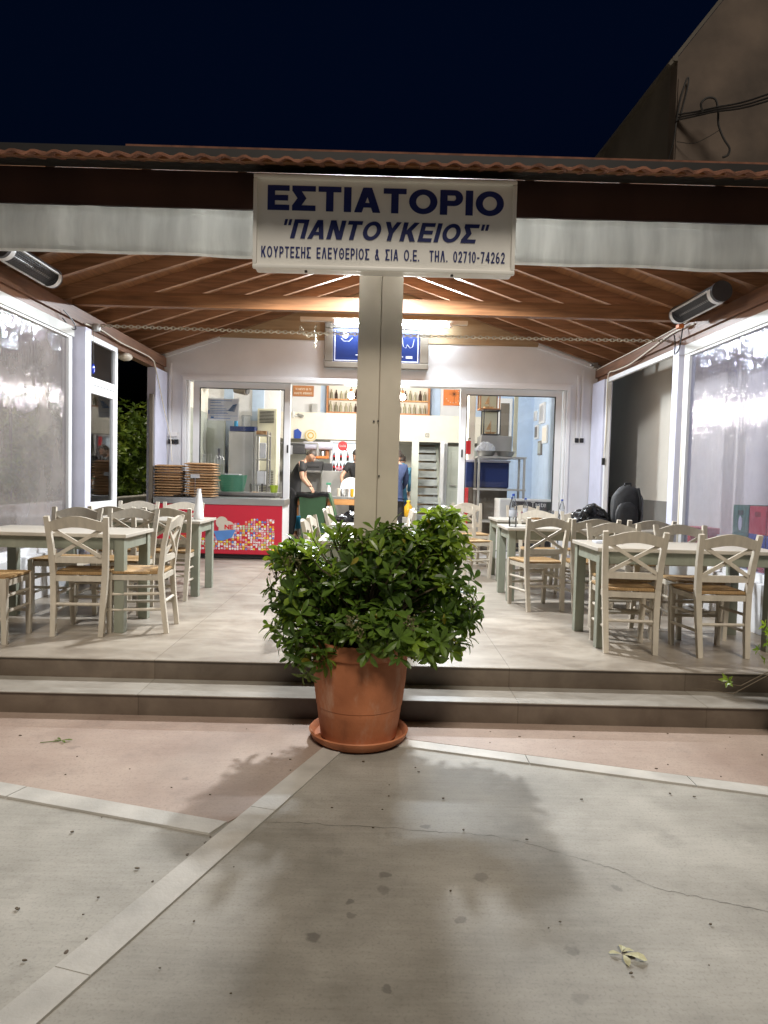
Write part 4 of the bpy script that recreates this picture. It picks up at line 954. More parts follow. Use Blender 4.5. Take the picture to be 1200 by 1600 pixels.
# ------------------------------------------------------------------ on the tables
ZT = T+.752
def bottle(x, y, h, label, big=False, z=None):
    z = ZT if z is None else z
    r_ = .042 if big else .032
    k = thing('water_bottle', label, 'bottle', (x, y, z), 0, 'water bottles')
    m = MB(); m.lathe([(r_*.9, 0), (r_, .01), (r_, h*.2), (r_*.93, h*.24), (r_, h*.28), (r_, h*.58), (r_*.92, h*.66), (r_*.5, h*.84), (.013, h*.92), (.013, h*.95)], x, y, z, 16); m.build('body', 'clear_plastic', k, smooth=True)
    m = MB(); m.lathe([(r_*.985, h*.30), (r_*1.01, h*.31), (r_*1.01, h*.5), (r_*.985, h*.51)], x, y, z, 16); m.build('label_band', 'paper', k, smooth=True)
    m = MB(); m.lathe([(.015, h*.93), (.015, h*.995), (.012, h)], x, y, z, 12); m.build('cap', 'blue', k, smooth=True)
bottle(1.40, 7.35, .34, 'large clear water bottle with blue cap at the corner of the second right table', True)
bottle(1.66, 8.8, .27, 'water bottle with dark blue cap, leftmost on the far right table')
bottle(1.86, 8.95, .26, 'water bottle on the far right table in front of the freezer lettering')
bottle(2.27, 8.75, .26, 'water bottle with blue cap, rightmost on the far right table')
for i, (x, y) in enumerate(((2.08, 8.9), (2.16, 8.75), (2.2, 9.0))):
    m = MB(); m.lathe([(.028, 0), (.033, .11), (.031, .11), (.026, .006), (0, .006)], x, y, ZT, 14); tag(m.build('drinking_glass', 'clear_plastic', smooth=True), 'plain drinking glass standing between the bottles on the far right table', 'glass', 'glasses on the far right table')
m = MB(); m.lathe([(.06, 0), (.09, .045), (.095, .06), (.085, .055), (.05, .012), (0, .012)], 1.98, 8.85, ZT, 18); tag(m.build('bread_basket', 'cork', smooth=True), 'small brown bread basket among the bottles on the far right table', 'basket')
m = MB(); m.bbox(1.72, 1.92, 5.55, 5.66, ZT, ZT+.018, .003); tag(m.build('folded_napkin', 'paper'), 'folded white napkin on the nearest right table', 'napkin')
m = MB(); m.lathe([(.048, 0), (.052, .01), (.05, .06), (.028, .24), (.02, .29), (.024, .31), (.02, .31), (0, .30)], -1.84, 7.3, ZT, 18); cf = m.build('carafe', 'white_plastic', smooth=True); tag(cf, 'white conical carafe on the corner of the left row table before the freezer', 'carafe')
# black jacket on the far middle table
m = MB(); bm = bmesh.new(); bmesh.ops.create_icosphere(bm, subdivisions=4, radius=1)
for v in bm.verts:
    d = 1+.35*noise.noise(v.co*1.9)+.12*noise.noise(v.co*6); v.co = Vector((v.co.x*.17*d, v.co.y*.13*d, max(-.2, v.co.z)*.085*d+.017))
m.frombm(bm, Matrix.Translation((-.28, 7.5, ZT))); tag(m.build('jacket', 'bag_black', smooth=True), 'crumpled black jacket lying on the far middle table', 'jacket')
# two bags on the second right table
m = MB(); bm = bmesh.new(); bmesh.ops.create_icosphere(bm, subdivisions=4, radius=1)
for v in bm.verts:
    c = v.co.copy(); d = 1+.22*noise.noise(c*1.6+Vector((3, 0, 0)))+.10*noise.noise(c*5)+.03*noise.noise(c*14)
    z = max(-.45, c.z); v.co = Vector((c.x*.23*d*(1-.3*max(0, z))+.05*max(0, z)*0, c.y*.16*d, (z+.45)*.165*d))
m.frombm(bm, Matrix.Translation((2.24, 7.45, ZT))); k = tag(m.build('sports_bag', 'bag_black', smooth=True), 'slumped shiny black bag beside the backpack on the second right table', 'bag')
m = MB(); m.tube([(2.08, 7.33, ZT+.12), (2.12, 7.29, ZT+.2), (2.22, 7.29, ZT+.24), (2.33, 7.3, ZT+.19), (2.38, 7.33, ZT+.1)], .012, 6); m.build('strap', 'bag_fabric', k)
k = thing('backpack', 'upright dark fabric backpack on the second right table before the grey wall', 'backpack', (2.62, 7.45, ZT))
def lump(c, s, seed, name, mat, par, flat=.0, pw=.7):
    m = MB(); bm = bmesh.new(); bmesh.ops.create_icosphere(bm, subdivisions=4, radius=1)
    for v in bm.verts:
        q = Vector([math.copysign(abs(a)**pw, a) for a in v.co]); d = 1+.07*noise.noise(v.co*2.5+Vector((seed, 0, 0)))+.03*noise.noise(v.co*7)
        v.co = Vector((q.x*s[0]*d*(1-.22*max(0, q.z)**2), q.y*s[1]*d, q.z*s[2]*d))
    m.frombm(bm, Matrix.Translation(c)); return m.build(name, mat, par, smooth=True)
bd = lump((2.62, 7.46, ZT+.225), (.165, .105, .225), 2, 'body', 'bag_fabric', k)
lump((2.58, 7.34, ZT+.15), (.115, .05, .13), 5, 'front_pocket', 'bag_fabric', k)
m = MB(); m.tube([(2.70, 7.37, ZT+.43), (2.72, 7.34, ZT+.3), (2.725, 7.34, ZT+.15), (2.72, 7.36, ZT+.03)], .014, 6); m.build('strap', 'black', k)
m = MB(); m.tube([(2.58, 7.46, ZT+.44), (2.59, 7.46, ZT+.475), (2.65, 7.46, ZT+.475), (2.66, 7.46, ZT+.44)], .009, 6); m.build('handle', 'black', k)

# ------------------------------------------------------------------ red chest freezer with seat cushions
fz = thing('chest_freezer', 'red chest freezer with a steel top edge and confetti of coloured sweets printed on it', 'freezer', (-2.3, 10.45, T))
X0, X1, FY0, FY1 = -3.22, -1.345, 10.17, 10.79
m = MB(); m.bbox(X0+.02, X1-.03, FY0+.015, FY1, T+.07, T+.78, .012); m.build('body', 'red_freezer', fz)
m = MB(); m.bbox(X1-.03, X1-.022, FY0+.03, FY1, T+.07, T+.78, .003); m.build('side_panel', 'white_plastic', fz)
m = MB(); m.bbox(X0, X1, FY0, FY1+.02, T+.78, T+.872, .008); m.build('steel_top', 'steel', fz)
m = MB(); m.box(X0+.08, X1-.08, FY0+.06, FY1-.05, T+.012, T+.07); m.build('plinth', 'black', fz)
for x in (X0+.15, X1-.15):
    m = MB(); m.tube([(x, FY0+.1, T), (x, FY0+.1, T+.012)], .04, 10); m.build('foot', 'black', fz)
rnd = random.Random(4)
cols = ['white_plastic', 'yellow', 'pink', 'paper_blue', 'mint', 'orange']
m = MB(); yy = FY0+.012
hmap = lambda u: .03 if u < .0 else (.16 if u < .28 else (.14+.9*(u-.28) if u < .5 else (.36 if u < .62 else .47)))
nx, nz = 42, 16; sx = 1.62/nx
for i in range(nx):
    for j in range(nz):
        u = i/nx; x = X0+.14+i*sx; z = T+.15+j*.0325
        top = .15+.02*(i % 3) if u < .55 else (.2+.6*(u-.55)/.12*.4 if u < .64 else (.36 if u < .72 else .40+.05*((i//3) % 2)))
        if z-T-.15 > top or rnd.random() < .13: continue
        m.cur = rnd.choice([0, 0, 0, 1, 1, 2, 2, 3, 4, 5]); r_ = rnd.uniform(.0135, .0175)
        cx, cz = x+rnd.uniform(-.004, .004), z+rnd.uniform(-.004, .004)
        s_ = rnd.choice(['disc', 'disc', 'square', 'bow'])
        if s_ == 'disc': poly = [(cx+r_*math.cos(6.283*k/10), cz+r_*1.1*math.sin(6.283*k/10)) for k in range(10)]
        elif s_ == 'square': poly = [(cx-r_, cz-r_*.8), (cx+r_, cz-r_), (cx+r_*.9, cz+r_), (cx-r_*.9, cz+r_*.8)]
        else: poly = [(cx-r_, cz-r_), (cx, cz-r_*.3), (cx+r_, cz-r_), (cx+r_, cz+r_), (cx, cz+r_*.3), (cx-r_, cz+r_)]
        m.prism(poly, 'Y', yy-.0003*0, yy+.006)
m.build('sweet_print', cols, fz)
m = MB()        # round emblem with folded blue ribbon
def disc(cx, cz, r_, y): return [(cx+r_*math.cos(6.283*k/28), cz+r_*math.sin(6.283*k/28)) for k in range(28)]
m.cur = 0; m.prism(disc(-2.235, T+.525, .085, 0), 'Y', yy-.004, yy+.004); m.prism(disc(-2.16, T+.43, .12, 0), 'Y', yy-.006, yy+.004)
m.cur = 1; m.prism([(-2.35, T+.40), (-2.03, T+.425), (-2.09, T+.31), (-2.22, T+.26), (-2.30, T+.27)], 'Y', yy-.008, yy+.004)
m.build('emblem', ['cream_metal', 'paper_blue'], fz)
lettering('emblem_lettering', 'NE', -2.19, yy-.0062, T+.43, .12, .062, 'red', fz, bold=.07)
# stacks of seat cushions
m = MB(); n = 8; bm = bmesh.new(); bmesh.ops.create_cube(bm, size=1); bmesh.ops.subdivide_edges(bm, edges=bm.edges[:], cuts=6, use_grid_fill=True)
for v in bm.verts:
    u = v.co*2; e = max(abs(u.x), abs(u.y)); rr = 1-.75*max(0, e-.72)/.28
    ang = 1-.06*(abs(u.x)*abs(u.y))**3; v.co = Vector((u.x*.205*ang, u.y*.2*ang, u.z*.0178*rr+.018+.002*noise.noise(u*3)))
m.frombm(bm, None); c0 = m.build('seat_cushion', 'cork', None, smooth=50, origin=(0, 0, 0)); c0['category'] = 'cushion'
first = True; rnd = random.Random(9); zc_ = T+.873
for nm, cx, cnt, w_ in (('left', -3.03, 12, .98), ('right', -2.575, 13, 1.06)):
    for i in range(cnt):
        o = c0 if first else c0.copy()
        if not first: col.objects.link(o)
        first = False
        top = cnt-1-i
        o.location = (cx+rnd.uniform(-.018, .018), 10.42+rnd.uniform(-.02, .02), zc_+i*.0385); o.rotation_euler = (0, 0, rnd.uniform(-.06, .06)); o.scale = (w_*rnd.uniform(.96, 1.03), 1, 1)
        lab = ('topmost' if top == 0 else ('bottom' if i == 0 else ORD[top]+' from the top'))
        o['label'] = 'brown woven seat cushion, %s in the %s stack on the red freezer' % (lab, nm); o['group'] = 'stacked brown seat cushions'
k = thing('price_stand', 'small white card on a thin wire stand before the right cushion stack', 'card stand', (-2.63, 10.2, T+.873))
m = MB(); m.tube([(-2.63, 10.205, T+.873), (-2.63, 10.205, T+1.16)], .004, 6); m.lathe([(.03, 0), (.03, .004), (0, .004)], -2.63, 10.205, T+.873, 12); m.build('stand', 'steel', k)
m = MB(); m.bbox(-2.695, -2.565, 10.2, 10.206, T+1.15, T+1.205, .002); m.build('card', 'paper', k)
m = MB(); bm = bmesh.new(); bmesh.ops.create_grid(bm, x_segments=14, y_segments=10, size=1)
for v in bm.verts: v.co = Vector((v.co.x*.13, v.co.y*.05, .02+.02*noise.noise(v.co*2.2)+.01*noise.noise(v.co*6)))
r_ = bmesh.ops.extrude_face_region(bm, geom=bm.faces[:])
for e in r_['geom']:
    if isinstance(e, bmesh.types.BMVert): e.co.z += .004
m.frombm(bm, Matrix.Translation((-2.80, 10.225, T+.873))); tag(m.build('plastic_wrapper', 'clear_plastic', smooth=True), 'crumpled clear plastic wrapper on the freezer edge before the left cushion stack', 'wrapper')

# ------------------------------------------------------------------ canopy hangings: heaters, chain, cables, charm, lamps
def heater(s, y0, y1, label):
    X = s*3.03; Z = 3.235; k = thing('patio_heater', label, 'heater', (X, (y0+y1)/2, Z))
    A = Vector((X, y0, Z)); ax = Vector((0, 1, 0)); dn = Vector((-s*.62, 0, -.78)); sd_ = dn.cross(ax)
    def ring(y, r_, a0, a1, n): return [(X+(dn*math.cos(a0+(a1-a0)*i/n)+sd_*math.sin(a0+(a1-a0)*i/n)).x*r_, y, Z+(dn*math.cos(a0+(a1-a0)*i/n)+sd_*math.sin(a0+(a1-a0)*i/n)).z*r_) for i in range(n+1)]
    m = MB()          # dark half-round casing behind
    n = 16; a = ring(y0, .088, R(62), R(298), n); b_ = ring(y1, .088, R(62), R(298), n)
    m.quadmesh(a+b_, [(i, i+1, n+2+i, n+1+i) for i in range(n)]+[tuple(range(n+1)), tuple(range(2*n+1, n, -1)), (0, n+1, 2*n+1, n)]); m.build('casing', 'charcoal', k, smooth=30)
    for y in (y0, y1):
        m = MB(); q = ring(y, .094, 0, 2*math.pi, 28)[:-1]; d = .035
        yo = y-d if y == y0 else y
        m.quadmesh([(p_[0], yo, p_[2]) for p_ in q]+[(p_[0], yo+d, p_[2]) for p_ in q], [tuple(range(28)), tuple(range(55, 27, -1))]+[(i, (i+1) % 28, 28+(i+1) % 28, 28+i) for i in range(28)]); m.build('end_cap', 'charcoal', k, smooth=30)
        m = MB(); yo = y if y == y0 else y-.05; q = ring(0, .096, R(-64), R(64), 16)
        m.quadmesh([(p_[0], yo, p_[2]) for p_ in q]+[(p_[0], yo+.06, p_[2]) for p_ in q]+[(p_[0]*.985+X*.015, yo, p_[2]*.985+Z*.015) for p_ in q]+[(p_[0]*.985+X*.015, yo+.06, p_[2]*.985+Z*.015) for p_ in q],
                   [(i, i+1, 18+i, 17+i) for i in range(16)]+[(34+i, 51+i, 52+i, 35+i) for i in range(16)]+[(i, 34+i, 35+i, i+1) for i in range(16)]+[(17+i, 18+i, 52+i, 51+i) for i in range(16)]+[(0, 17, 51, 34), (16, 50, 67, 33)]); m.build('rim_band', 'white_plastic', k, smooth=30)
    m = MB()
    for an in (R(-62), R(62)):
        c = Vector((X, 0, Z))+(dn*math.cos(an)+sd_*math.sin(an))*.091; m.sweep([(c.x, y0+.05, c.z), (c.x, y1-.05, c.z)], .022, .012)
    m.build('rim_rail', 'white_plastic', k)
    m = MB()
    for an in [R(-48+12*i) for i in range(9)]:
        c = Vector((X, 0, Z))+(dn*math.cos(an)+sd_*math.sin(an))*.087; m.tube([(c.x, y0+.05, c.z), (c.x, y1-.05, c.z)], .0022, 5)
    for i in range(22):
        y = y0+.06+(y1-y0-.12)*i/21; q = ring(y, .087, R(-60), R(60), 10); m.tube(q, .0016, 4)
    m.build('grille', 'dark_grey', k)
    m = MB(); c = Vector((X, 0, Z))+dn*.035; m.tube([(c.x, y0+.08, c.z), (c.x, y1-.08, c.z)], .012, 10); m.build('element', 'galv', k, smooth=True)
    m = MB(); m.box(min(X, s*3.255), max(X, s*3.255), (y0+y1)/2-.03, (y0+y1)/2+.03, Z+.02, Z+.06); m.build('bracket', 'dark_grey', k)
heater(-1, 5.72, 6.58, 'cylindrical patio heater with white rims on the left side beam')
heater(1, 6.46, 7.34, 'cylindrical patio heater with white rims on the right side beam')
# chain across the terrace
def chain_mesh(pts, link=.055, wire=.006):
    m = MB(); i = 0; acc = [Vector(pts[0])]
    P_ = [Vector(p_) for p_ in pts]; L_ = [0]
    for a, b_ in zip(P_, P_[1:]): L_.append(L_[-1]+(b_-a).length)
    n = int(L_[-1]/(link*.72))
    def at(d):
        for j in range(len(P_)-1):
            if d <= L_[j+1]: return P_[j].lerp(P_[j+1], (d-L_[j])/max(1e-6, L_[j+1]-L_[j]))
        return P_[-1]
    for i in range(n):
        a = at(i*L_[-1]/n); b_ = at((i+1)*L_[-1]/n); t = (b_-a).normalized(); c = (a+b_)/2
        u = Vector((0, 0, 1)) if abs(t.z) < .9 else Vector((1, 0, 0)); u = (u-t*u.dot(t)).normalized(); v = t.cross(u)
        q = u if i % 2 else v
        m.tube([c+t*math.cos(x)*link/2+q*math.sin(x)*link*.3 for x in [6.2832*k/8 for k in range(9)]], wire, 5, caps=False)
    return m
pts = [(-3.24+6.49*i/24, 8.2, 3.135-.02*math.sin(math.pi*i/24)) for i in range(25)]
m = chain_mesh(pts)
m2 = chain_mesh([(-.95, 8.2, 3.13), (-.93, 8.19, 3.19), (-.9, 8.19, 3.1), (-.84, 8.18, 3.07), (-.78, 8.18, 3.09), (-.76, 8.19, 3.2), (-.77, 8.18, 3.12), (-.76, 8.18, 3.03), (-.77, 8.18, 2.95)], .04, .005)
m.quadmesh(m2.v, m2.f); tag(m.build('hanging_chain', 'chain', smooth=True), 'thin metal chain strung across the terrace under the tie beam, with a knotted end', 'chain')
def cable(pts, label, mat='cable_white', r_=.008, plug=None):
    sp = []; P_ = [Vector(p_) for p_ in pts]
    for i in range(len(P_)-1):
        p0, p1, p2, p3 = P_[max(0, i-1)], P_[i], P_[i+1], P_[min(len(P_)-1, i+2)]
        for k in range(6):
            t = k/6; sp.append(.5*((2*p1)+(-p0+p2)*t+(2*p0-5*p1+4*p2-p3)*t*t+(-p0+3*p1-3*p2+p3)*t**3))
    sp.append(P_[-1]); m = MB(); m.tube(sp, r_, 6); o = m.build('cable', mat, smooth=True); tag(o, label, 'cable')
    if plug:
        m = MB(); x, y, z = P_[-1]; m.bbox(x-.02, x+.02, y-.02, y+.02, z-.1, z+.0, .006); m.build('plug', 'black', o)
    return o
cable([(-3.24, 7.85, 3.08), (-3.235, 8.3, 3.10), (-3.235, 8.9, 3.075), (-3.235, 9.6, 3.085), (-3.23, 10.1, 3.07), (-3.22, 10.25, 2.95), (-3.2, 10.6, 2.4), (-3.17, 10.82, 2.02), (-3.15, 10.8, 1.8), (-3.12, 10.75, 1.65)], 'white cable running along the left beam and down to the wall socket')
cable([(3.24, 7.45, 3.17), (3.235, 8.0, 3.18), (3.235, 8.6, 3.12), (3.235, 9.3, 3.05), (3.235, 9.9, 3.05), (3.23, 10.15, 3.05), (3.23, 10.2, 2.85), (3.235, 10.2, 2.4), (3.23, 10.2, 2.1), (3.22, 10.2, 1.95), (3.215, 10.2, 1.85)], 'white cable hanging from the right beam with a black plug at its end', plug=True)
cable([(3.25, 7.6, 3.23), (3.245, 8.4, 3.215), (3.245, 9.2, 3.205), (3.245, 10.0, 3.2), (3.245, 10.8, 3.19)], 'thin white cable lying along the top of the right beam', r_=.006)
cable([(3.22, 7.9, 3.14), (3.2, 7.82, 3.02), (3.17, 7.75, 2.92), (3.16, 7.7, 2.9), (3.18, 7.66, 2.95), (3.2, 7.66, 3.1), (3.22, 7.68, 3.18)], 'loop of black cable hanging at the head of the right post', 'black', .007)
cable([(-3.23, 7.3, 3.1), (-3.2, 7.45, 3.02), (-3.2, 7.52, 2.96), (-3.22, 7.45, 2.95), (-3.24, 7.3, 3.02)], 'loop of black cable hanging at the head of the left post', 'black', .006)
m = MB(); m.lathe([(.0, -.05), (.045, -.045), (.055, 0), (.04, .03), (0, .035)], -3.2, 8.05, 3.09, 12); tag(m.build('coiled_lead', 'galv', smooth=True), 'coiled dull lead tied under the left beam at the end of the chain', 'coil')
m = MB(); m.bbox(3.14, 3.2, 7.6, 7.68, 3.16, 3.2, .006); tag(m.build('connector', 'orange'), 'orange cable connector on the right beam beside the post', 'connector')
k = thing('glass_charm', 'dark blue glass charm hanging on a thread before the door transom', 'charm', (-3.19, 7.95, 2.62))
m = MB(); m.tube([(-3.19, 7.95, 2.66), (-3.19, 7.95, 3.02)], .0025, 5); m.build('thread', 'dark_grey', k)
m = MB(); m.ball((-3.19, 7.95, 2.61), .038, 14, .45, 1, 1.5); m.build('bead', 'eye_blue', k, smooth=True)
m = MB(); m.ball((-3.34, 9.35, 2.975), .09, 16, 1, 1.5, .6); tag(m.build('bulkhead_lamp', 'cream_metal', smooth=True), 'unlit cream oval lamp under the left beam beyond the door', 'lamp')
k = thing('reflection_globe', 'white half-globe added for the reflection in the left door pane', 'lamp', (-4.75, 9.6, 0))  # half-globe and pole added in place of a reflection on the glass
m = MB(); m.tube([(-4.95, 9.6, 0), (-4.95, 9.6, 2.5), (-4.85, 9.6, 2.55), (-4.75, 9.6, 2.5)], .02, 8); m.build('pole', 'dark_grey', k)
m = MB(); m.lathe([(.14, .12), (.135, .05), (.1, -.03), (0, -.07)], -4.75, 9.6, 2.3, 20); m.build('globe', 'white_plastic', k, smooth=True)
m = MB(); m.box(3.2, 3.26, 10.78, 10.84, 3.22, 3.30); m.tube([(3.19, 10.8, 3.26), (3.14, 10.75, 3.26)], .015, 8); tag(m.build('clamp', 'galv'), 'small metal clamp where the right beam meets the facade', 'clamp')

# ------------------------------------------------------------------ crates outside the right window
def crate(x, y, z, mat, label, logo=False):
    k = thing('bottle_crate', label, 'crate', (x, y, z), 0, 'drink crates outside the right window')
    m = MB(); W, D, H = .18, .145, .262
    for (s0, s1) in ((x-W, x-W+.015), (x+W-.015, x+W)):          # long faces with a hand slot
        m.box(s0, s1, y-D, y+D, z, z+H*.62); m.box(s0, s1, y-D, y+D, z+H*.8, z+H-.003)
        m.box(s0, s1, y-D, y-.05, z+H*.62, z+H*.8); m.box(s0, s1, y+.05, y+D, z+H*.62, z+H*.8)
    m.box(x-W+.015, x+W-.015, y-D, y-D+.015, z, z+H-.003); m.box(x-W+.015, x+W-.015, y+D-.015, y+D, z, z+H-.003); m.box(x-W+.015, x+W-.015, y-D+.015, y+D-.015, z, z+.015)
    m.build('shell', mat, k)
    if logo:
        m = MB(); m.prism([(y+.035*math.cos(6.283*i/20), z+.085+.07*math.sin(6.283*i/20)) for i in range(20)], 'X', x-W-.004, x-W); m.build('emblem', 'white_plastic', k)
def ordl(i): return 'topmost' if i == 4 else ORD[4-i]+' from the top'
for i in range(5):
    crate(3.7, 6.86, i*.263, 'green_crate', 'green drink crate, %s of its stack outside the right window' % ('with a white oval emblem, topmost' if i == 4 else ORD[4-i]+' from the top'), i == 4)
    crate(3.7, 6.55, i*.263, ['blue', 'blue', 'red', 'blue', 'red'][i], '%s drink crate, %s of the stack right of the green crates' % (['blue', 'blue', 'red', 'blue', 'red'][i], ordl(i)))
    crate(3.7, 6.24, i*.263, ['red', 'blue', 'red', 'blue', 'red'][i], '%s drink crate, %s of the stack nearest the steps outside the window' % (['red', 'blue', 'red', 'blue', 'red'][i], ordl(i)))
m = MB(); m.bbox(3.5, 3.8, 7.9, 8.2, 0, .95, .01); m.bbox(3.48, 3.82, 7.88, 8.22, .95, 1.02, .01); tag(m.build('waste_box', 'red'), 'low red box behind the lower edge of the right wavy window', 'box')

# ------------------------------------------------------------------ inside the room
def simple(name, label, cat, boxes, mat, b=.006, group=None, **kw):
    m = MB()
    for bx in boxes: m.bbox(*bx, b)
    o = m.build(name, mat, **kw); return tag(o, label, cat, group)
# bulbs
for x, l in ((-.54, 'lit white bulb pendant just left of the front post, before the bottle cabinet'), (.39, 'lit white bulb pendant just right of the front post, before the bottle cabinet')):
    k = thing('pendant_bulb', l, 'lamp', (x, 13, 2.95))
    m = MB(); m.tube([(x, 13, 3.07), (x, 13, 4.34)], .006, 6); m.build('cord', 'dark_grey', k)
    m = MB(); m.lathe([(.025, .1), (.03, .06), (.028, .04)], x, 13, 2.98, 12); m.build('socket', 'frame_wood', k)
    m = MB(); m.ball((x, 13, 2.96), .06, 16); m.build('bulb', 'bulb', k, smooth=True)
    ld = bpy.data.lights.new('bulb_light', 'POINT'); ld.energy = 150; ld.color = (1, .955, .88); ld.shadow_soft_size = .1
    lo = bpy.data.objects.new('bulb_light', ld); col.objects.link(lo); lo.parent = k; lo.location = (0, -.0, -.09)
# bottle cabinet on the loft wall
k = thing('bottle_cabinet', 'wood-framed display cabinet of bottles high on the back wall', 'cabinet', (-.05, 15.7, 2.87))
m = MB(); m.bbox(-1.19, 1.08, 15.64, 15.84, 2.865, 2.905, .004); m.bbox(-1.19, 1.08, 15.64, 15.84, 3.72, 3.76, .004); m.bbox(-1.19, -1.15, 15.64, 15.84, 2.905, 3.72, .004); m.bbox(1.04, 1.08, 15.64, 15.84, 2.905, 3.72, .004); m.build('frame', 'frame_wood', k)
m = MB(); m.bbox(-1.15, 1.04, 15.66, 15.82, 3.165, 3.19, .003); m.build('shelf', 'orange_wood', k)
m = MB(); m.box(-1.15, 1.04, 15.825, 15.838, 2.905, 3.72); m.build('back_panel', 'cream_wall', k)
m = MB(); m.lathe([(.036, 0), (.036, .14), (.013, .19), (.013, .235), (0, .235)], n=10); d0 = m.build('liquor_bottle', 'bottle_pale', smooth=True, origin=(0, 0, 0))
m = MB(); m.lathe([(.04, 0), (.04, .13), (.015, .2), (.015, .25), (0, .25)], n=10); d1 = m.build('liquor_bottle', 'bottle_dark', smooth=True, origin=(0, 0, 0))
rnd = random.Random(2); n0 = n1 = 0
for sh, z in ((0, 2.906), (1, 3.191)):
    for i in range(20):
        if i in (9, 10): continue
        dark = rnd.random() < .35; src = d1 if dark else d0
        if dark: o = src if n1 == 0 else src.copy(); n1 += 1
        else: o = src if n0 == 0 else src.copy(); n0 += 1
        if o.name not in col.objects: col.objects.link(o)
        s_ = rnd.uniform(.75, 1.0); o.location = (-1.09+i*.108+rnd.uniform(-.01, .01), 15.74+rnd.uniform(-.03, .03), z); o.scale = (s_, s_, s_)
        tag(o, '%s liquor bottle on the %s shelf of the bottle cabinet' % ('dark' if dark else 'pale', 'lower' if sh == 0 else 'upper'), 'bottle', 'bottles on the %s cabinet shelf' % ('lower' if sh == 0 else 'upper'))
# small wooden sign, clock
k = thing('wall_plaque', 'small brown wooden plaque with two lines of pale lettering on the back wall', 'plaque', (-1.71, 15.8, 3.24))
m = MB(); m.bbox(-1.945, -1.485, 15.80, 15.845, 3.235, 3.47, .01); m.build('board', 'frame_wood', k)
sign_writing('lettering', 'ΤΟ ΦΑΓΗΤΟ ΘΑ ΤΟ', -1.89, 15.799, 3.37, .35, .045, 'cream_metal', k, tv=.2, th=.17, wide=.8)
sign_writing('lettering', 'ΒΑΛΕΤΕ ΑΠΕΝΑΝΤΙ', -1.91, 15.799, 3.28, .39, .045, 'cream_metal', k, tv=.2, th=.17, wide=.8)
k = thing('wall_clock', 'square orange clock with black starburst hands on the back wall', 'clock', (1.56, 15.8, 3.13))
m = MB(); m.bbox(1.385, 1.735, 15.81, 15.845, 3.12, 3.47, .006); m.build('face', 'orange', k)
m = MB()
for i in range(12):
    a = R(30*i); l_ = .17 if i % 3 == 0 else .1; m.sweep([(1.62, 15.805, 3.37), (1.62+l_*math.cos(a)*.62, 15.805, 3.37+l_*math.sin(a)*.62)], .008, .004)
m.sweep([(1.62, 15.805, 3.37), (1.62, 15.805, 3.17)], .008, .004); m.build('hand', 'black', k)
m = MB()
for i in range(10):
    a = R(205+22*i); m.bbox(1.6+.16*math.cos(a)-.01, 1.6+.16*math.cos(a)+.01, 15.806, 15.81, 3.33+.15*math.sin(a)-.008, 3.33+.15*math.sin(a)+.008, .001)
m.build('marker', 'cream_metal', k)
simple('alarm_box', 'small grey metal box standing on the ledge left of the bottle cabinet', 'box', [(-1.5, -1.38, 15.6, 15.7, 2.861, 3.06)], 'galv')
k = thing('security_camera', 'white security camera on the loft front above the counter', 'camera', (-1.85, 15.45, 2.8))
m = MB(); m.bbox(-1.9, -1.86, 15.44, 15.5, 2.74, 2.86, .004); m.bbox(-1.86, -1.76, 15.42, 15.46, 2.76, 2.785, .004); m.build('bracket', 'white_plastic', k)
m = MB(); m.tube([(-1.78, 15.44, 2.80), (-1.66, 15.4, 2.76)], .032, 12); m.build('body', 'galv', k)
k = thing('sign_emblem', 'small square black emblem with lettering on the white loft front', 'sign', (1.03, 15.49, 2.3))
m = MB()
for (x0, x1, z0, z1) in ((.99, 1.07, 2.46, 2.47), (.99, 1.07, 2.39, 2.40), (.99, 1.0, 2.40, 2.46), (1.06, 1.07, 2.40, 2.46)): m.box(x0, x1, 15.494, 15.499, z0, z1)
m.sweep([(1.045, 15.496, 2.45), (1.015, 15.496, 2.445), (1.018, 15.496, 2.432), (1.045, 15.496, 2.428), (1.043, 15.496, 2.412), (1.012, 15.496, 2.41)], .007, .004); m.build('mark', 'black', k)
m = MB(); m.bbox(-1.72, -1.5, 15.43, 15.499, 2.29, 2.5, .0); m = MB()
m.lathe([(.0, 0), (.13, 0), (.135, .02), (0, .02)], n=24); m.xform(Matrix.Translation((-1.5, 15.48, 2.36)) @ Matrix.Rotation(R(90), 4, 'X')); o = tag(m.build('wall_plate', 'ac_cream', smooth=30), 'round pale yellow decorated plate hanging at the left of the loft front', 'plate')
m = MB(); m.lathe([(.05, 0), (.07, 0), (.07, .006), (.05, .006), (.05, 0)], n=20, caps=False); m.lathe([(.11, 0), (.12, 0), (.12, .006), (.11, .006), (.11, 0)], n=20, caps=False); m.xform(Matrix.Translation((-1.5, 15.456, 2.36)) @ Matrix.Rotation(R(90), 4, 'X')); m.build('rim', 'oil', o)
m = MB(); m.prism([(-1.86, 2.29), (-1.72, 2.29), (-1.70, 2.42), (-1.78, 2.5), (-1.86, 2.47)], 'Y', 15.47, 15.499); tag(m.build('pennant', 'blue'), 'small blue pennant beside the round plate on the loft front', 'pennant')
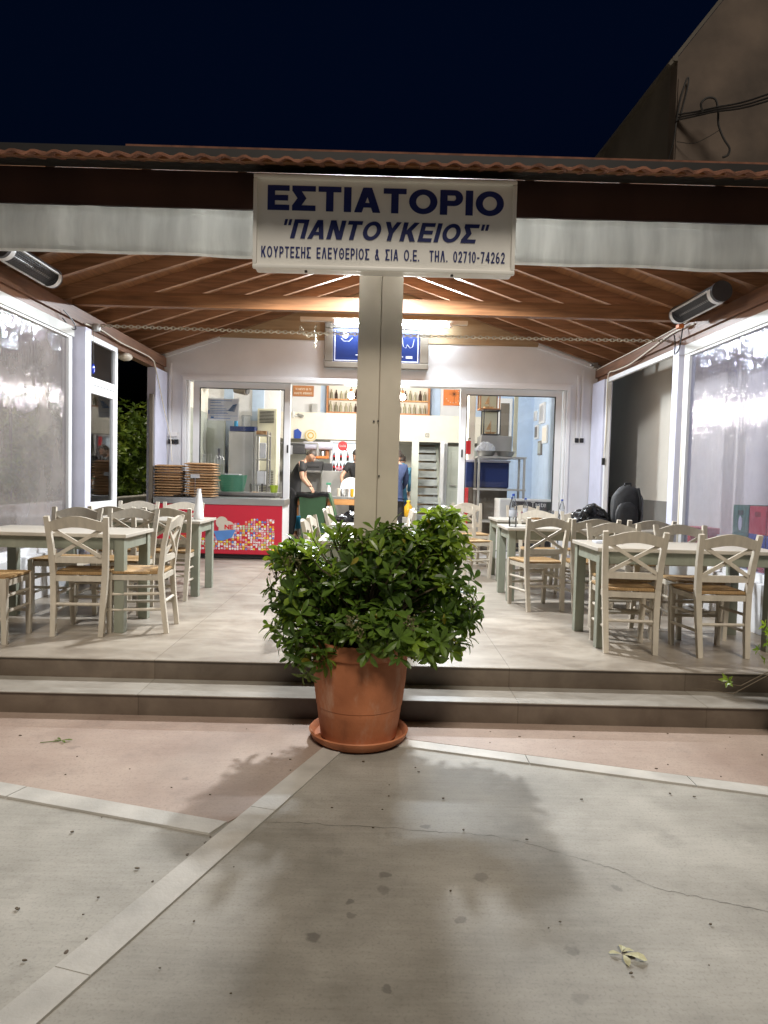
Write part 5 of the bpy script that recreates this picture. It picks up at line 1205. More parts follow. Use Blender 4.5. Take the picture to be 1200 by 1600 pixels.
# drinks fridge
k = thing('drinks_fridge', 'tall glass-fronted drinks fridge with a red round badge, under the loft', 'fridge', (-.7, 15.8, T))
m = MB(); m.bbox(-1.07, -1.03, 15.45, 15.5, T, 2.26, .004); m.bbox(-.36, -.32, 15.45, 15.5, T, 2.26, .004); m.bbox(-1.03, -.36, 15.45, 15.5, 2.23, 2.26, .004); m.box(-1.07, -1.04, 15.5, 16.1, T, 2.26); m.box(-.35, -.32, 15.5, 16.1, T, 2.26); m.box(-1.04, -.35, 15.5, 16.1, 2.23, 2.26); m.box(-1.07, -.32, 15.44, 16.1, T, .8); m.build('cabinet', 'white_plastic', k)
m = MB(); m.box(-1.04, -.35, 16.06, 16.09, .8, 2.22); m.build('back_light', 'fridge_light', k)
for z in (1.15, 1.38, 1.61, 1.84):
    m = MB(); m.box(-1.035, -.355, 15.56, 16.05, z-.012, z); m.build('shelf', 'galv', k)
m = MB(); m.prism(disc(-.80, 2.15, .105, 0), 'Y', 15.43, 15.445); m.prism([(-.76, 2.07), (-.70, 2.02), (-.72, 2.10)], 'Y', 15.43, 15.445); m.prism([(-.5, 2.0), (-.42, 2.0), (-.42, 2.22), (-.5, 2.22)], 'Y', 15.43, 15.445); bd = m.build('badge', 'red', k)
lettering('lettering', 'Coca-Cola', -.87, 15.429, 2.13, .14, .045, 'white_plastic', bd, bold=.01, shear=.2)
m = MB(); m.lathe([(.026, 0), (.03, .03), (.028, .11), (.011, .17), (.011, .19), (0, .19)], n=10); c0_ = m.build('drink_bottle', 'bottle_dark', smooth=True, origin=(0, 0, 0))
m = MB(); m.lathe([(.0305, .07), (.0305, .105)], n=10); m.build('label_band', 'red', c0_, local=True)
n_ = 0
for zi, z in enumerate((1.15, 1.38, 1.61, 1.84)):
    for i in range(9):
        if zi == 3 and i % 2: continue
        o = c0_ if n_ == 0 else copy_thing(c0_, (0, 0, 0), 0, ''); n_ += 1
        o.location = (-.99+i*.074, 15.6, z); o['category'] = 'bottle'; o['label'] = 'dark red-labelled bottle on the %s shelf of the drinks fridge' % ['lowest', 'second', 'third', 'top'][zi]; o['group'] = 'bottles on the %s fridge shelf' % ['lowest', 'second', 'third', 'top'][zi]
# coffee station left of it
k = thing('back_counter', 'steel back counter with shelves behind the stooping man', 'counter', (-1.6, 15.4, T))
m = MB(); m.bbox(-2.3, -1.24, 15.05, 15.45, 1.56, 1.60, .004); m.bbox(-2.3, -1.3, 15.1, 15.45, 2.16, 2.19, .004); m.build('shelf', 'steel', k)
m = MB(); m.box(-2.3, -1.26, 15.4, 15.45, T, 1.56); m.box(-2.28, -2.24, 15.1, 15.14, T, 2.16); m.box(-1.33, -1.29, 15.1, 15.14, 1.6, 2.16); m.build('panel', 'galv', k)
simple('microwave', 'black microwave on the upper steel shelf above the stooping man', 'microwave', [(-1.9, -1.58, 15.08, 15.4, 1.95, 2.15)], 'charcoal')
simple('coffee_machine', 'long black coffee machine on the steel back counter', 'machine', [(-1.62, -1.2, 15.06, 15.4, 1.601, 1.80), (-1.56, -1.26, 15.03, 15.06, 1.68, 1.72)], 'charcoal')
simple('tray', 'orange tray on top of the black coffee machine', 'tray', [(-1.5, -1.08, 15.05, 15.35, 1.86, 1.91)], 'orange')
simple('menu_screen', 'small white and blue notice on the upper steel shelf', 'notice', [(-2.0, -1.84, 15.06, 15.09, 1.93, 2.12)], 'paper')
m = MB(); m.tube([(-1.62, 15.2, 2.13), (-1.0, 15.2, 2.13)], .085, 16); tag(m.build('extractor_pipe', 'lilac', smooth=40), 'wide pale horizontal pipe under the loft beside the fridge', 'pipe')
m = MB(); m.lathe([(.06, 0), (.075, .06), (.06, .15), (0, .16)], -1.35, 15.25, 1.92, 16); tag(m.build('kettle', 'steel', smooth=True), 'round steel pot on the orange tray', 'pot')
for x, l in ((-1.22, 'tall steel canister behind the orange tray, nearer the pot'), (-1.12, 'tall brown canister behind the orange tray, nearer the fridge')):
    m = MB(); m.lathe([(.045, 0), (.045, .17), (.03, .19), (0, .19)], x, 15.3, 1.915, 14); tag(m.build('canister', 'steel' if x < -1.2 else 'frame_wood', smooth=True), l, 'canister')
k = simple('steel_cupboard', 'pale grey steel cupboard behind the prep table', 'cupboard', [(-1.2, -.5, 14.95, 15.35, T, 1.6)], 'galv')
m = MB(); m.bbox(-.67, -.655, 14.92, 14.95, 1.25, 1.4, .003); m.build('handle', 'dark_grey', k)
simple('till', 'small black till on the grey steel cupboard', 'till', [(-1.18, -1.0, 15.0, 15.2, 1.601, 1.76)], 'charcoal')
m = MB(); rnd = random.Random(6)
for i in range(7): m.ball((-.9+.05*i, 15.1+rnd.uniform(-.03, .03), 1.62+rnd.uniform(0, .04)), .035, 8)
tag(m.build('flower_bunch', 'pink', smooth=True), 'bunch of pale pink flowers on the grey steel cupboard', 'flowers')
# prep table with drawers
k = thing('prep_table', 'long wooden prep table with an orange drawer between the kitchen staff', 'table', (-.9, 14, T))
m = MB(); m.bbox(-1.95, .1, 13.75, 14.3, 1.06, 1.10, .004); m.build('top', 'steel', k)
m = MB(); m.bbox(-.86, -.1, 13.74, 13.78, .94, 1.05, .004); m.build('drawer', 'orange_wood', k)
m = MB(); m.bbox(-1.9, -.9, 13.78, 13.82, .92, 1.055, .004); m.bbox(-1.66, -1.55, 13.8, 13.9, T, .92, .004); m.bbox(-.93, -.9, 13.76, 13.8, T, 1.05, .004); m.bbox(.02, .08, 13.78, 13.84, T, 1.05, .004); m.bbox(-1.9, -.3, 13.8, 14.2, .5, .53, .004); m.build('leg_frame', 'frame_wood', k)
m = MB(); m.lathe([(.04, 0), (.042, .02), (.042, .14), (.016, .2), (.016, .22), (0, .22)], -.97, 13.85, 1.101, 14); o = tag(m.build('spray_bottle', 'white_plastic', smooth=True), 'white spray bottle with green trigger on the prep table', 'bottle'); m = MB(); m.bbox(-1.02, -.93, 13.83, 13.87, 1.32, 1.365, .006); m.build('trigger', 'green_tub', o)
for i, x in enumerate((-.78, -.7, -.62, -.52)):
    m = MB(); m.lathe([(.032, 0), (.035, .15), (.03, .155), (0, .155)], x, 13.95, 1.101, 12); tag(m.build('jar', ['cream_metal', 'clear_plastic', 'steel', 'oil'][i], smooth=True), ['cream', 'clear', 'steel', 'amber'][i]+' jar in the row on the prep table', 'jar', 'jars on the prep table')
m = MB(); m.lathe([(0, 0), (.2, .0), (.21, .015), (0, .02)], n=28); m.xform(Matrix.Translation((-.55, 14.12, 1.27)) @ Matrix.Rotation(R(80), 4, 'X')); tag(m.build('plate', 'white_plastic', smooth=30), 'large round white plate propped before the man in the dark shirt', 'plate')
simple('cutting_block', 'yellow wooden block on the prep table beside the stooping man', 'block', [(-1.62, -1.46, 13.8, 14.0, 1.101, 1.16)], 'orange_wood')
# green wheeled bin with liner
k = thing('wheeled_bin', 'green wheeled bin with its lid hanging open and a black liner', 'bin', (-1.2, 13.25, T))
m = MB(); vs = []
for (z, w_, d_) in ((T+.04, .19, .2), (T+.86, .25, .27), (T+.86, .275, .29), (T+.91, .275, .29)):
    vs += [(-1.2-w_, 13.25-d_, z), (-1.2+w_, 13.25-d_, z), (-1.2+w_, 13.25+d_, z), (-1.2-w_, 13.25+d_, z)]
m.quadmesh(vs, [(0, 3, 2, 1)]+[(4*i+j, 4*i+(j+1) % 4, 4*i+4+(j+1) % 4, 4*i+4+j) for i in range(3) for j in range(4)]); m.build('body', 'bin_green', k)
m = MB(); m.sweep([(-.915, 13.25, 1.17), (-.86, 13.25, 1.0), (-.76, 13.25, .66)], .5, .03, side=(0, 1, 0)); m.build('lid', 'bin_green', k)
m = MB(); vs = []; n = 40
for (z, e) in ((1.10, .012), (1.16, .02), (1.185, .01), (1.19, -.02), (1.08, -.05)):
    for i in range(n):
        a = 6.2832*i/n; c_, s_ = math.cos(a), math.sin(a); q = max(abs(c_), abs(s_)); vs.append((-1.2+(.275+e)*c_/q+.01*noise.noise((i, z*9, 1)), 13.25+(.29+e)*s_/q, z+.035*noise.noise((c_*2, s_*2, z*3))+.01*noise.noise((c_*7, s_*7, z))))
m.quadmesh(vs, [(i+n*j, (i+1) % n+n*j, (i+1) % n+n*(j+1), i+n*(j+1)) for j in range(4) for i in range(n)]); m.build('liner', 'bag_black', k, smooth=True)
for sx_ in (-1, 1):
    m = MB(); m.tube([(-1.2+sx_*.19, 13.49, T+.08), (-1.2+sx_*.24, 13.49, T+.08)], .08, 16); m.build('wheel', 'black', k)
k = thing('blue_basin', 'blue plastic basin on a low white stand under the prep table', 'basin', (-1.65, 13.5, T))
m = MB(); m.bbox(-1.88, -1.5, 13.72, 14.1, T+.19, T+.44, .02); m.build('basin', 'blue_tub', k)
m = MB(); m.bbox(-1.86, -1.52, 13.74, 14.08, T+.15, T+.19, .004); m.bbox(-1.86, -1.82, 13.74, 14.08, T, T+.15, .004); m.bbox(-1.56, -1.52, 13.74, 14.08, T, T+.15, .004); m.build('stand', 'white_plastic', k)
m = MB(); m.lathe([(.07, 0), (.085, .02), (.085, .2), (.035, .27), (.035, .3), (0, .3)], .60, 14.1, .72, 14); o = tag(m.build('oil_canister', 'oil', smooth=True), 'amber oil container with yellow cap beside the stair foot', 'container'); m = MB(); m.lathe([(.04, .3), (.04, .33), (0, .33)], .60, 14.1, .72, 12); m.build('cap', 'yellow', o)
simple('crate_stand', 'pale low stand under the amber oil container', 'stand', [(.48, .65, 13.98, 14.22, T, .72)], 'galv')
# left pane view: counter with tub, fridge, rack, cooler
k = thing('service_counter', 'steel service counter behind the left glass pane', 'counter', (-2.2, 11.6, T))
m = MB(); m.bbox(-3.1, -1.62, 11.25, 11.85, 1.15, 1.20, .004); m.build('top', 'steel', k); m = MB(); m.box(-3.08, -1.64, 11.3, 11.83, T, 1.15); m.build('body', 'galv', k)
m = MB(); m.lathe([(.175, 0), (.19, .02), (.235, .26), (.245, .27), (.228, .26), (.18, .02), (0, .02)], -2.38, 11.6, 1.201, 28, 1, .8); tag(m.build('wash_tub', 'green_tub', smooth=40), 'green plastic tub on the steel counter behind the left pane', 'tub')
simple('food_box', 'clear white food box beside the green tub', 'box', [(-2.08, -1.9, 11.5, 11.7, 1.201, 1.34)], 'clear_plastic')
simple('kitchen_roll', 'white folded towel in the green tub', 'towel', [(-2.5, -2.25, 11.5, 11.7, 1.44, 1.49)], 'paper', b=.015)
m = MB(); m.lathe([(.05, 0), (.07, .12), (.062, .12), (0, .01)], -1.70, 11.55, 1.201, 16); tag(m.build('lime_pot', 'lime', smooth=40), 'bright lime green pot at the right end of the steel counter', 'pot')
m = MB(); m.lathe([(.05, 0), (.05, .005), (0, .012)], -1.98, 11.4, 1.201, 12, 1.4, 1); tag(m.build('bread_slice', 'cork', smooth=True), 'slice of brown bread beside the clear food box', 'bread')
k = thing('steel_fridge', 'tall grey steel fridge with a blue band on top behind the left pane', 'fridge', (-2.5, 13.1, T))
m = MB(); m.bbox(-2.74, -2.29, 12.95, 13.4, T, 2.26, .008); m.build('body', 'steel', k); m = MB(); m.bbox(-2.72, -2.27, 12.93, 13.38, 2.262, 2.35, .006); m.build('blue_band', 'blue_panel', k); m = MB(); m.bbox(-2.25, -2.21, 12.96, 13.4, T, 2.26, .003); m.build('side_panel', 'white_plastic', k)
simple('plastic_box', 'clear plastic box on top of the steel fridge', 'box', [(-2.52, -2.36, 12.98, 13.2, 2.352, 2.56)], 'clear_plastic')
m = MB(); m.lathe([(.035, 0), (.04, .02), (.03, .14), (0, .16)], -2.63, 13.05, 2.352, 12); tag(m.build('soap_bottle', 'blue_tub', smooth=True), 'small blue bottle on top of the steel fridge', 'bottle')
k = thing('air_cooler', 'tall cream air conditioner cabinet with black louvres behind the left pane', 'air conditioner', (-2.08, 13.3, T))
m = MB(); m.bbox(-2.26, -1.9, 13.15, 13.45, T, 2.70, .01); m.build('cabinet', 'ac_cream', k)
m = MB()
for i in range(9): m.box(-2.22, -1.95, 13.135, 13.15, 2.44+i*.026, 2.452+i*.026)
for i in range(16): m.box(-2.22, -1.95, 13.135, 13.15, 1.1+i*.03, 1.112+i*.03)
m.build('louvre', 'dark_grey', k)
k = thing('steel_rack', 'narrow grey rack holding papers and boxes before the air conditioner', 'rack', (-2.1, 12.7, T))
m = MB()
for x in (-2.19, -1.97):
    for y in (12.55, 12.85): m.bbox(x-.015, x+.015, y-.015, y+.015, T, 2.25, .003)
for z in (1.3, 1.75, 2.18): m.bbox(-2.2, -1.96, 12.54, 12.86, z-.01, z+.01, .003)
m.build('frame', 'galv', k)
simple('paper_bundle', 'white creased papers on the middle rack shelf', 'papers', [(-2.12, -2.0, 12.56, 12.62, 1.77, 2.05)], 'paper', b=.02)
simple('carton', 'brown carton on top of the steel rack', 'carton', [(-2.2, -2.0, 12.6, 12.8, 2.192, 2.26)], 'cork')
simple('white_carton', 'white carton on the lower rack shelf', 'carton', [(-2.15, -2.0, 12.55, 12.75, 1.312, 1.55)], 'paper')
m = MB(); m.tube([(-2.68, 13.2, 3.05), (-2.45, 13.1, 3.0)], .075, 14); o = tag(m.build('wall_speaker', 'taupe', smooth=40), 'grey round loudspeaker fixed high behind the left pane', 'speaker'); m = MB(); m.tube([(-2.45, 13.1, 3.0), (-2.43, 13.09, 2.995)], .055, 14); m.build('cone', 'dark_grey', o)
m = MB()
for i in range(9): m.tube([(-3.08+i*.045, 11.55, 1.22), (-3.08+i*.045, 11.55, 1.80)], .004, 5)
for i in range(5): m.tube([(-3.08, 11.55, 1.25+i*.135), (-2.72, 11.55, 1.25+i*.135)], .004, 5)
for x in (-2.68, -2.63, -2.58): m.tube([(x, 11.6, 1.22), (x, 11.6, 1.72), (x+.03, 11.6, 1.78), (x+.05, 11.6, 1.72), (x+.05, 11.6, 1.22)], .006, 6)
tag(m.build('wire_grill', 'steel'), 'upright wire grill racks on the counter beside the cushion stacks', 'rack')
k = thing('cold_room_door', 'pale grey cold room door with a dark handle behind the left pane', 'door', (-3.05, 12.8, T))
m = MB(); m.bbox(-3.24, -3.2, 11.9, 13.2, T, 2.6, .005); m.bbox(-3.2, -2.86, 13.2, 13.24, T, 2.5, .005); m.build('leaf', 'grey_green', k); m = MB(); m.bbox(-2.98, -2.95, 13.16, 13.2, 1.75, 1.95, .004); m.build('handle', 'dark_grey', k)
# notice sheet stuck inside the pane
k = thing('notice_sheet', 'white and blue printed notice stuck inside the left door pane', 'notice', (-2.41, 10.975, 2.3))
m = MB(); m.box(-2.645, -2.175, 10.972, 10.976, 2.30, 2.635); m.build('sheet', 'paper', k)
m = MB()
for i, (z, x1) in enumerate(((2.60, -2.28), (2.57, -2.45), (2.52, -2.40), (2.475, -2.36), (2.45, -2.33), (2.425, -2.36), (2.405, -2.34), (2.33, -2.3))): m.box(-2.61, x1, 10.969, 10.9715, z, z+.008)
m.box(-2.64, -2.62, 10.969, 10.9715, 2.40, 2.46); m.box(-2.60, -2.555, 10.969, 10.9715, 2.33, 2.36); m.box(-2.62, -2.19, 10.969, 10.9715, 2.372, 2.376)
for i in range(7): m.prism([(-2.34+.012*i, 2.45+.012*i), (-2.24+.006*i, 2.44+.018*i), (-2.23+.005*i, 2.452+.018*i), (-2.33+.01*i, 2.47+.012*i)], 'Y', 10.969, 10.9715)
m.build('print', 'paper_blue', k)
# right pane view: rack with bowls, cases, blue tub, pictures, freezer
k = thing('bowl_rack', 'grey metal rack with steel bowls behind the right glass door', 'rack', (2.05, 12.1, T))
m = MB()
for x in (1.67, 2.43):
    for y in (11.9, 12.35): m.bbox(x-.018, x+.018, y-.018, y+.018, T, 1.88, .004)
for z in (1.88, 1.34, .8): m.bbox(1.64, 2.46, 11.87, 12.38, z-.02, z+.01, .004)
m.build('frame', 'galv', k)
for x, l in ((1.80, 'steel bowl heaped with white eggs on the rack'), (2.13, 'empty steel bowl on the right of the rack')):
    m = MB(); m.lathe([(.08, 0), (.12, .01), (.165, .085), (.178, .09), (.16, .085), (.115, .02), (0, .02)], x, 12.05, 1.891, 24); tag(m.build('steel_bowl', 'steel', smooth=True), l, 'bowl')
m = MB(); rnd = random.Random(5); bm = bmesh.new(); bmesh.ops.create_icosphere(bm, subdivisions=4, radius=1)
for v in bm.verts:
    d = 1+.28*noise.noise(v.co*3)+.2*noise.noise(v.co*8); v.co = Vector((v.co.x*.16*d, v.co.y*.13*d, max(0, v.co.z)*.16*d))
m.frombm(bm, Matrix.Translation((1.80, 12.05, 1.965))); tag(m.build('towel_heap', 'paper', smooth=True), 'heap of crumpled white napkins in the left steel bowl', 'napkins')
k = simple('blue_container', 'large blue plastic container on the middle shelf of the rack', 'container', [(1.52, 2.27, 12.4, 12.9, 1.36, 1.80)], 'blue_panel', b=.02)
m = MB(); m.bbox(1.50, 2.29, 12.385, 12.92, 1.80, 1.84, .01); m.build('rim', 'lilac', k)
simple('container_stand', 'grey stand under the large blue container', 'stand', [(1.55, 2.25, 12.42, 12.88, T, 1.359)], 'taupe')
k = simple('steel_hood', 'low steel cabinet behind the bowls', 'cabinet', [(1.79, 2.34, 12.6, 13.1, 1.86, 2.28)], 'steel', b=.01)
for (x0, x1, z0, z1, mt, l) in ((1.83, 2.12, 2.29, 2.72, 'charcoal', 'dark-framed glass case holding a model on the steel cabinet'), (1.76, 2.10, 2.74, 3.05, 'frame_wood', 'red-framed glass case stacked above the dark-framed case')):
    k = thing('glass_case', l, 'display case', ((x0+x1)/2, 12.75, z0)); m = MB(); e = .02
    for x in (x0, x1):
        for y in (12.6, 12.9): m.bbox(x-e/2, x+e/2, y-e/2, y+e/2, z0, z1, .002)
    for z in (z0, z1):
        for y in (12.6, 12.9): m.box(x0+e/2, x1-e/2, y-e/2, y+e/2, z, z+e)
        for x in (x0, x1): m.box(x-e/2, x+e/2, 12.6+e/2, 12.9-e/2, z, z+e)
    m.build('frame', mt, k); m = MB(); m.box(x0, x1, 12.6, 12.9, z1+.02, z1+.03); m.box(x0, x1, 12.895, 12.898, z0+.02, z1); m.build('back_panel', 'ac_cream', k)
    m = MB(); m.prism([((x0+x1)/2-.1, z0+.06), ((x0+x1)/2+.1, z0+.06), ((x0+x1)/2+.06, z0+.03), ((x0+x1)/2-.07, z0+.03)], 'Y', 12.7, 12.78); m.tube([((x0+x1)/2, 12.74, z0+.06), ((x0+x1)/2, 12.74, z0+.26)], .006, 6); m.prism([((x0+x1)/2-.08, z0+.1), ((x0+x1)/2-.01, z0+.1), ((x0+x1)/2-.01, z0+.24)], 'Y', 12.735, 12.74); m.build('model_boat', 'cork', k)
simple('pale_column', 'pale boxed column behind the glass cases', 'column', [(1.60, 1.72, 12.9, 13.2, T, 4.3)], 'cream_wall')
k = thing('fire_extinguisher', 'red fire extinguisher box on the wall behind the left edge of the right door', 'extinguisher', (1.53, 12.3, 1.6))
m = MB(); m.bbox(1.49, 1.57, 12.25, 12.36, 1.93, 2.16, .01); m.bbox(1.49, 1.55, 12.25, 12.36, T, 1.35, .01); m.build('body', 'red', k); m = MB(); m.tube([(1.53, 12.3, 2.16), (1.53, 12.3, 2.2), (1.56, 12.27, 2.2)], .01, 6); m.build('valve', 'black', k)
simple('lace_strip', 'long cream lace strip hanging beside the blue wall', 'curtain', [(2.33, 2.40, 12.45, 12.47, 1.86, 3.4)], 'ac_cream')
k = thing('wall_mirror', 'grey framed mirror on the blue partition behind the right door', 'mirror', (2.5, 14.88, 2.3)); m = MB(); m.bbox(2.42, 2.75, 14.86, 14.9, 2.2, 3.2, .02); m.build('frame', 'white_plastic', k); m = MB(); m.box(2.5, 2.68, 14.85, 14.86, 2.28, 3.1); m.build('plate', 'taupe', k)
for (y, z, hy, hz, mt, l) in ((14.02, 2.83, .22, .2, 'paper', 'largest pale framed picture, highest on the blue side wall'), (14.64, 2.83, .1, .1, 'paper', 'small framed picture, left of the largest on the blue side wall'), (13.73, 2.40, .2, .17, 'cream_wall', 'cream framed picture, low and nearest the right door'), (14.47, 2.49, .13, .14, 'taupe', 'small dark-centred picture below the small upper one on the blue wall'), (14.13, 2.155, .14, .14, 'grey_green', 'dark-framed picture, lowest on the blue side wall')):
    k = thing('framed_picture', l, 'picture', (3.19, y, z-hz), 0, 'pictures on the blue side wall')
    m = MB(); m.bbox(3.165, 3.2, y-hy, y+hy, z-hz, z+hz, .004); m.build('frame', 'white_plastic' if mt != 'grey_green' else 'taupe', k); m = MB(); m.box(3.158, 3.165, y-hy*.72, y+hy*.72, z-hz*.75, z+hz*.75); m.build('picture', mt, k)
k = thing('display_freezer', 'small white freezer with a dark front and pale lettering behind the right door', 'freezer', (2.42, 11.5, T))
m = MB(); m.bbox(1.93, 2.95, 11.25, 11.8, T, 1.20, .01); m.build('body', 'white_plastic', k); m = MB(); m.box(2.12, 2.93, 11.242, 11.25, T+.05, 1.17); fp = m.build('front_panel', 'charcoal', k)
lettering('lettering', 'Taste', 2.42, 11.241, 1.085, .24, .08, 'white_plastic', fp)
m = MB(); m.prism(disc(2.32, .86, .17, 0), 'Y', 11.237, 11.242); m.build('pink_emblem', 'pink', fp)

# ------------------------------------------------------------------ people
def skin(J, E, root, sub=2):
    names = list(J); me = bpy.data.meshes.new('skin'); me.from_pydata([J[n][0] for n in names], [(names.index(a), names.index(b_)) for a, b_ in E], [])
    o = bpy.data.objects.new('skin', me); col.objects.link(o)
    md = o.modifiers.new('skin', 'SKIN'); md.use_smooth_shade = True
    sv = me.skin_vertices[0].data
    for i, n in enumerate(names):
        r_ = J[n][1]; sv[i].radius = (r_, r_) if not isinstance(r_, tuple) else r_; sv[i].use_root = (n == root)
    ss = o.modifiers.new('sub', 'SUBSURF'); ss.levels = sub; ss.render_levels = sub
    dg = bpy.context.evaluated_depsgraph_get(); m2 = bpy.data.meshes.new_from_object(o.evaluated_get(dg))
    vs = [v.co.copy() for v in m2.vertices]; fs = [tuple(p_.vertices) for p_ in m2.polygons]
    bpy.data.objects.remove(o); bpy.data.meshes.remove(me); bpy.data.meshes.remove(m2); return vs, fs
def add_head(m, c, face, up_, hgt=.235):
    """head mesh: skull, jaw, nose, ears; returns frame"""
    c = Vector(c); f_ = Vector(face).normalized(); u = Vector(up_); u = (u-f_*u.dot(f_)).normalized(); s_ = f_.cross(u)
    Mx = Matrix((s_, f_, u)).transposed().to_4x4(); Mx.translation = c
    bm = bmesh.new(); bmesh.ops.create_uvsphere(bm, u_segments=20, v_segments=14, radius=1)
    h = hgt/2
    for v in bm.verts:
        x, y, z = v.co
        w_ = .66*(1-.28*max(0, -z)**1.5); dpt = .80*(1-.18*max(0, -z))
        v.co = Vector((x*h*w_, y*h*dpt+(.12*h*max(0, -z) if y > 0 else -.02*h*max(0, -z)), z*h))
        if y > .55: v.co.y -= .02*h                       # flat face front
        if abs(z-.05) < .12 and y > .7 and abs(x) > .15: v.co.y -= .05*h   # eye sockets
    m.frombm(bm, Mx)
    m.quadmesh([Mx @ Vector(p_) for p_ in ((0, h*.74, h*.14), (-h*.13, h*.76, -h*.2), (h*.13, h*.76, -h*.2), (0, h*.98, -h*.17), (0, h*.75, -h*.26))], [(0, 1, 3), (0, 3, 2), (1, 4, 3), (3, 4, 2)])
    for sg_ in (-1, 1):
        bm = bmesh.new(); bmesh.ops.create_uvsphere(bm, u_segments=8, v_segments=6, radius=1)
        for v in bm.verts: v.co = Vector((sg_*h*.66+v.co.x*h*.06, -h*.05+v.co.y*h*.13, v.co.z*h*.24))
        m.frombm(bm, Mx)
    return Mx, h
def add_hair(m, Mx, h, short=False):
    bm = bmesh.new(); bmesh.ops.create_uvsphere(bm, u_segments=20, v_segments=14, radius=1)
    kill = [v for v in bm.verts if v.co.z < (.42 if v.co.y > .25 else (-.02+.5*max(0, v.co.y+.2) if v.co.y > -.2 else -.32))]
    bmesh.ops.delete(bm, geom=kill, context='VERTS')
    for v in bm.verts: v.co = Vector((v.co.x*h*.70, v.co.y*h*.85-.01*h, v.co.z*h*1.06))*(1+(.03 if not short else .0)+.03*noise.noise(v.co*5))
    m.frombm(bm, Mx)
def add_hand(m, wrist, d, nrm, side, curl=.5, s=1.0):
    """palm plus five separate fingers; d = pointing direction, nrm = back of hand, side = +1/-1 where the thumb lies"""
    wv = Vector(wrist); d = Vector(d).normalized(); n_ = Vector(nrm); n_ = (n_-d*n_.dot(d)).normalized(); t = d.cross(n_)*side
    J = {'w': (wv, .024*s), 'p': (wv+d*.05*s, .03*s), 'k': (wv+d*.085*s, .03*s)}
    vs, fs = skin(J, [('w', 'p'), ('p', 'k')], 'w', 1)
    cc = wv+d*.05*s                                            # flatten the palm
    vs = [v-n_*((v-cc).dot(n_))*.35+t*((v-cc).dot(t))*.35 for v in vs]; m.quadmesh(vs, fs)
    for i, (off, ln) in enumerate(((.03, .068), (.011, .078), (-.009, .072), (-.028, .056))):
        b_ = wv+d*.082*s+t*off*s; a1 = curl*.5; a2 = curl*1.1; a3 = curl*1.6; pts_ = [b_-d*.012*s, b_]
        for a, fr_ in ((a1, .42), (a2, .33), (a3, .25)): pts_.append(pts_[-1]+(d*math.cos(a)-n_*math.sin(a)+t*off*2)*ln*fr_*s)
        J = {str(j): (q, (.0095-.0009*j)*s) for j, q in enumerate(pts_)}
        vs, fs = skin(J, [(str(j), str(j+1)) for j in range(4)], '0', 1); m.quadmesh(vs, fs)
    b_ = wv+d*.03*s+t*.022*s; pts_ = [b_, b_+(d*.6+t*.75)*.035*s, b_+(d*.6+t*.75)*.035*s+(d*.85+t*.3-n_*.3*curl)*.032*s, b_+(d*.6+t*.75)*.035*s+(d*.85+t*.3-n_*.3*curl)*.055*s]
    J = {str(j): (q, (.012-.0013*j)*s) for j, q in enumerate(pts_)}
    vs, fs = skin(J, [(str(j), str(j+1)) for j in range(3)], '0', 1); m.quadmesh(vs, fs)
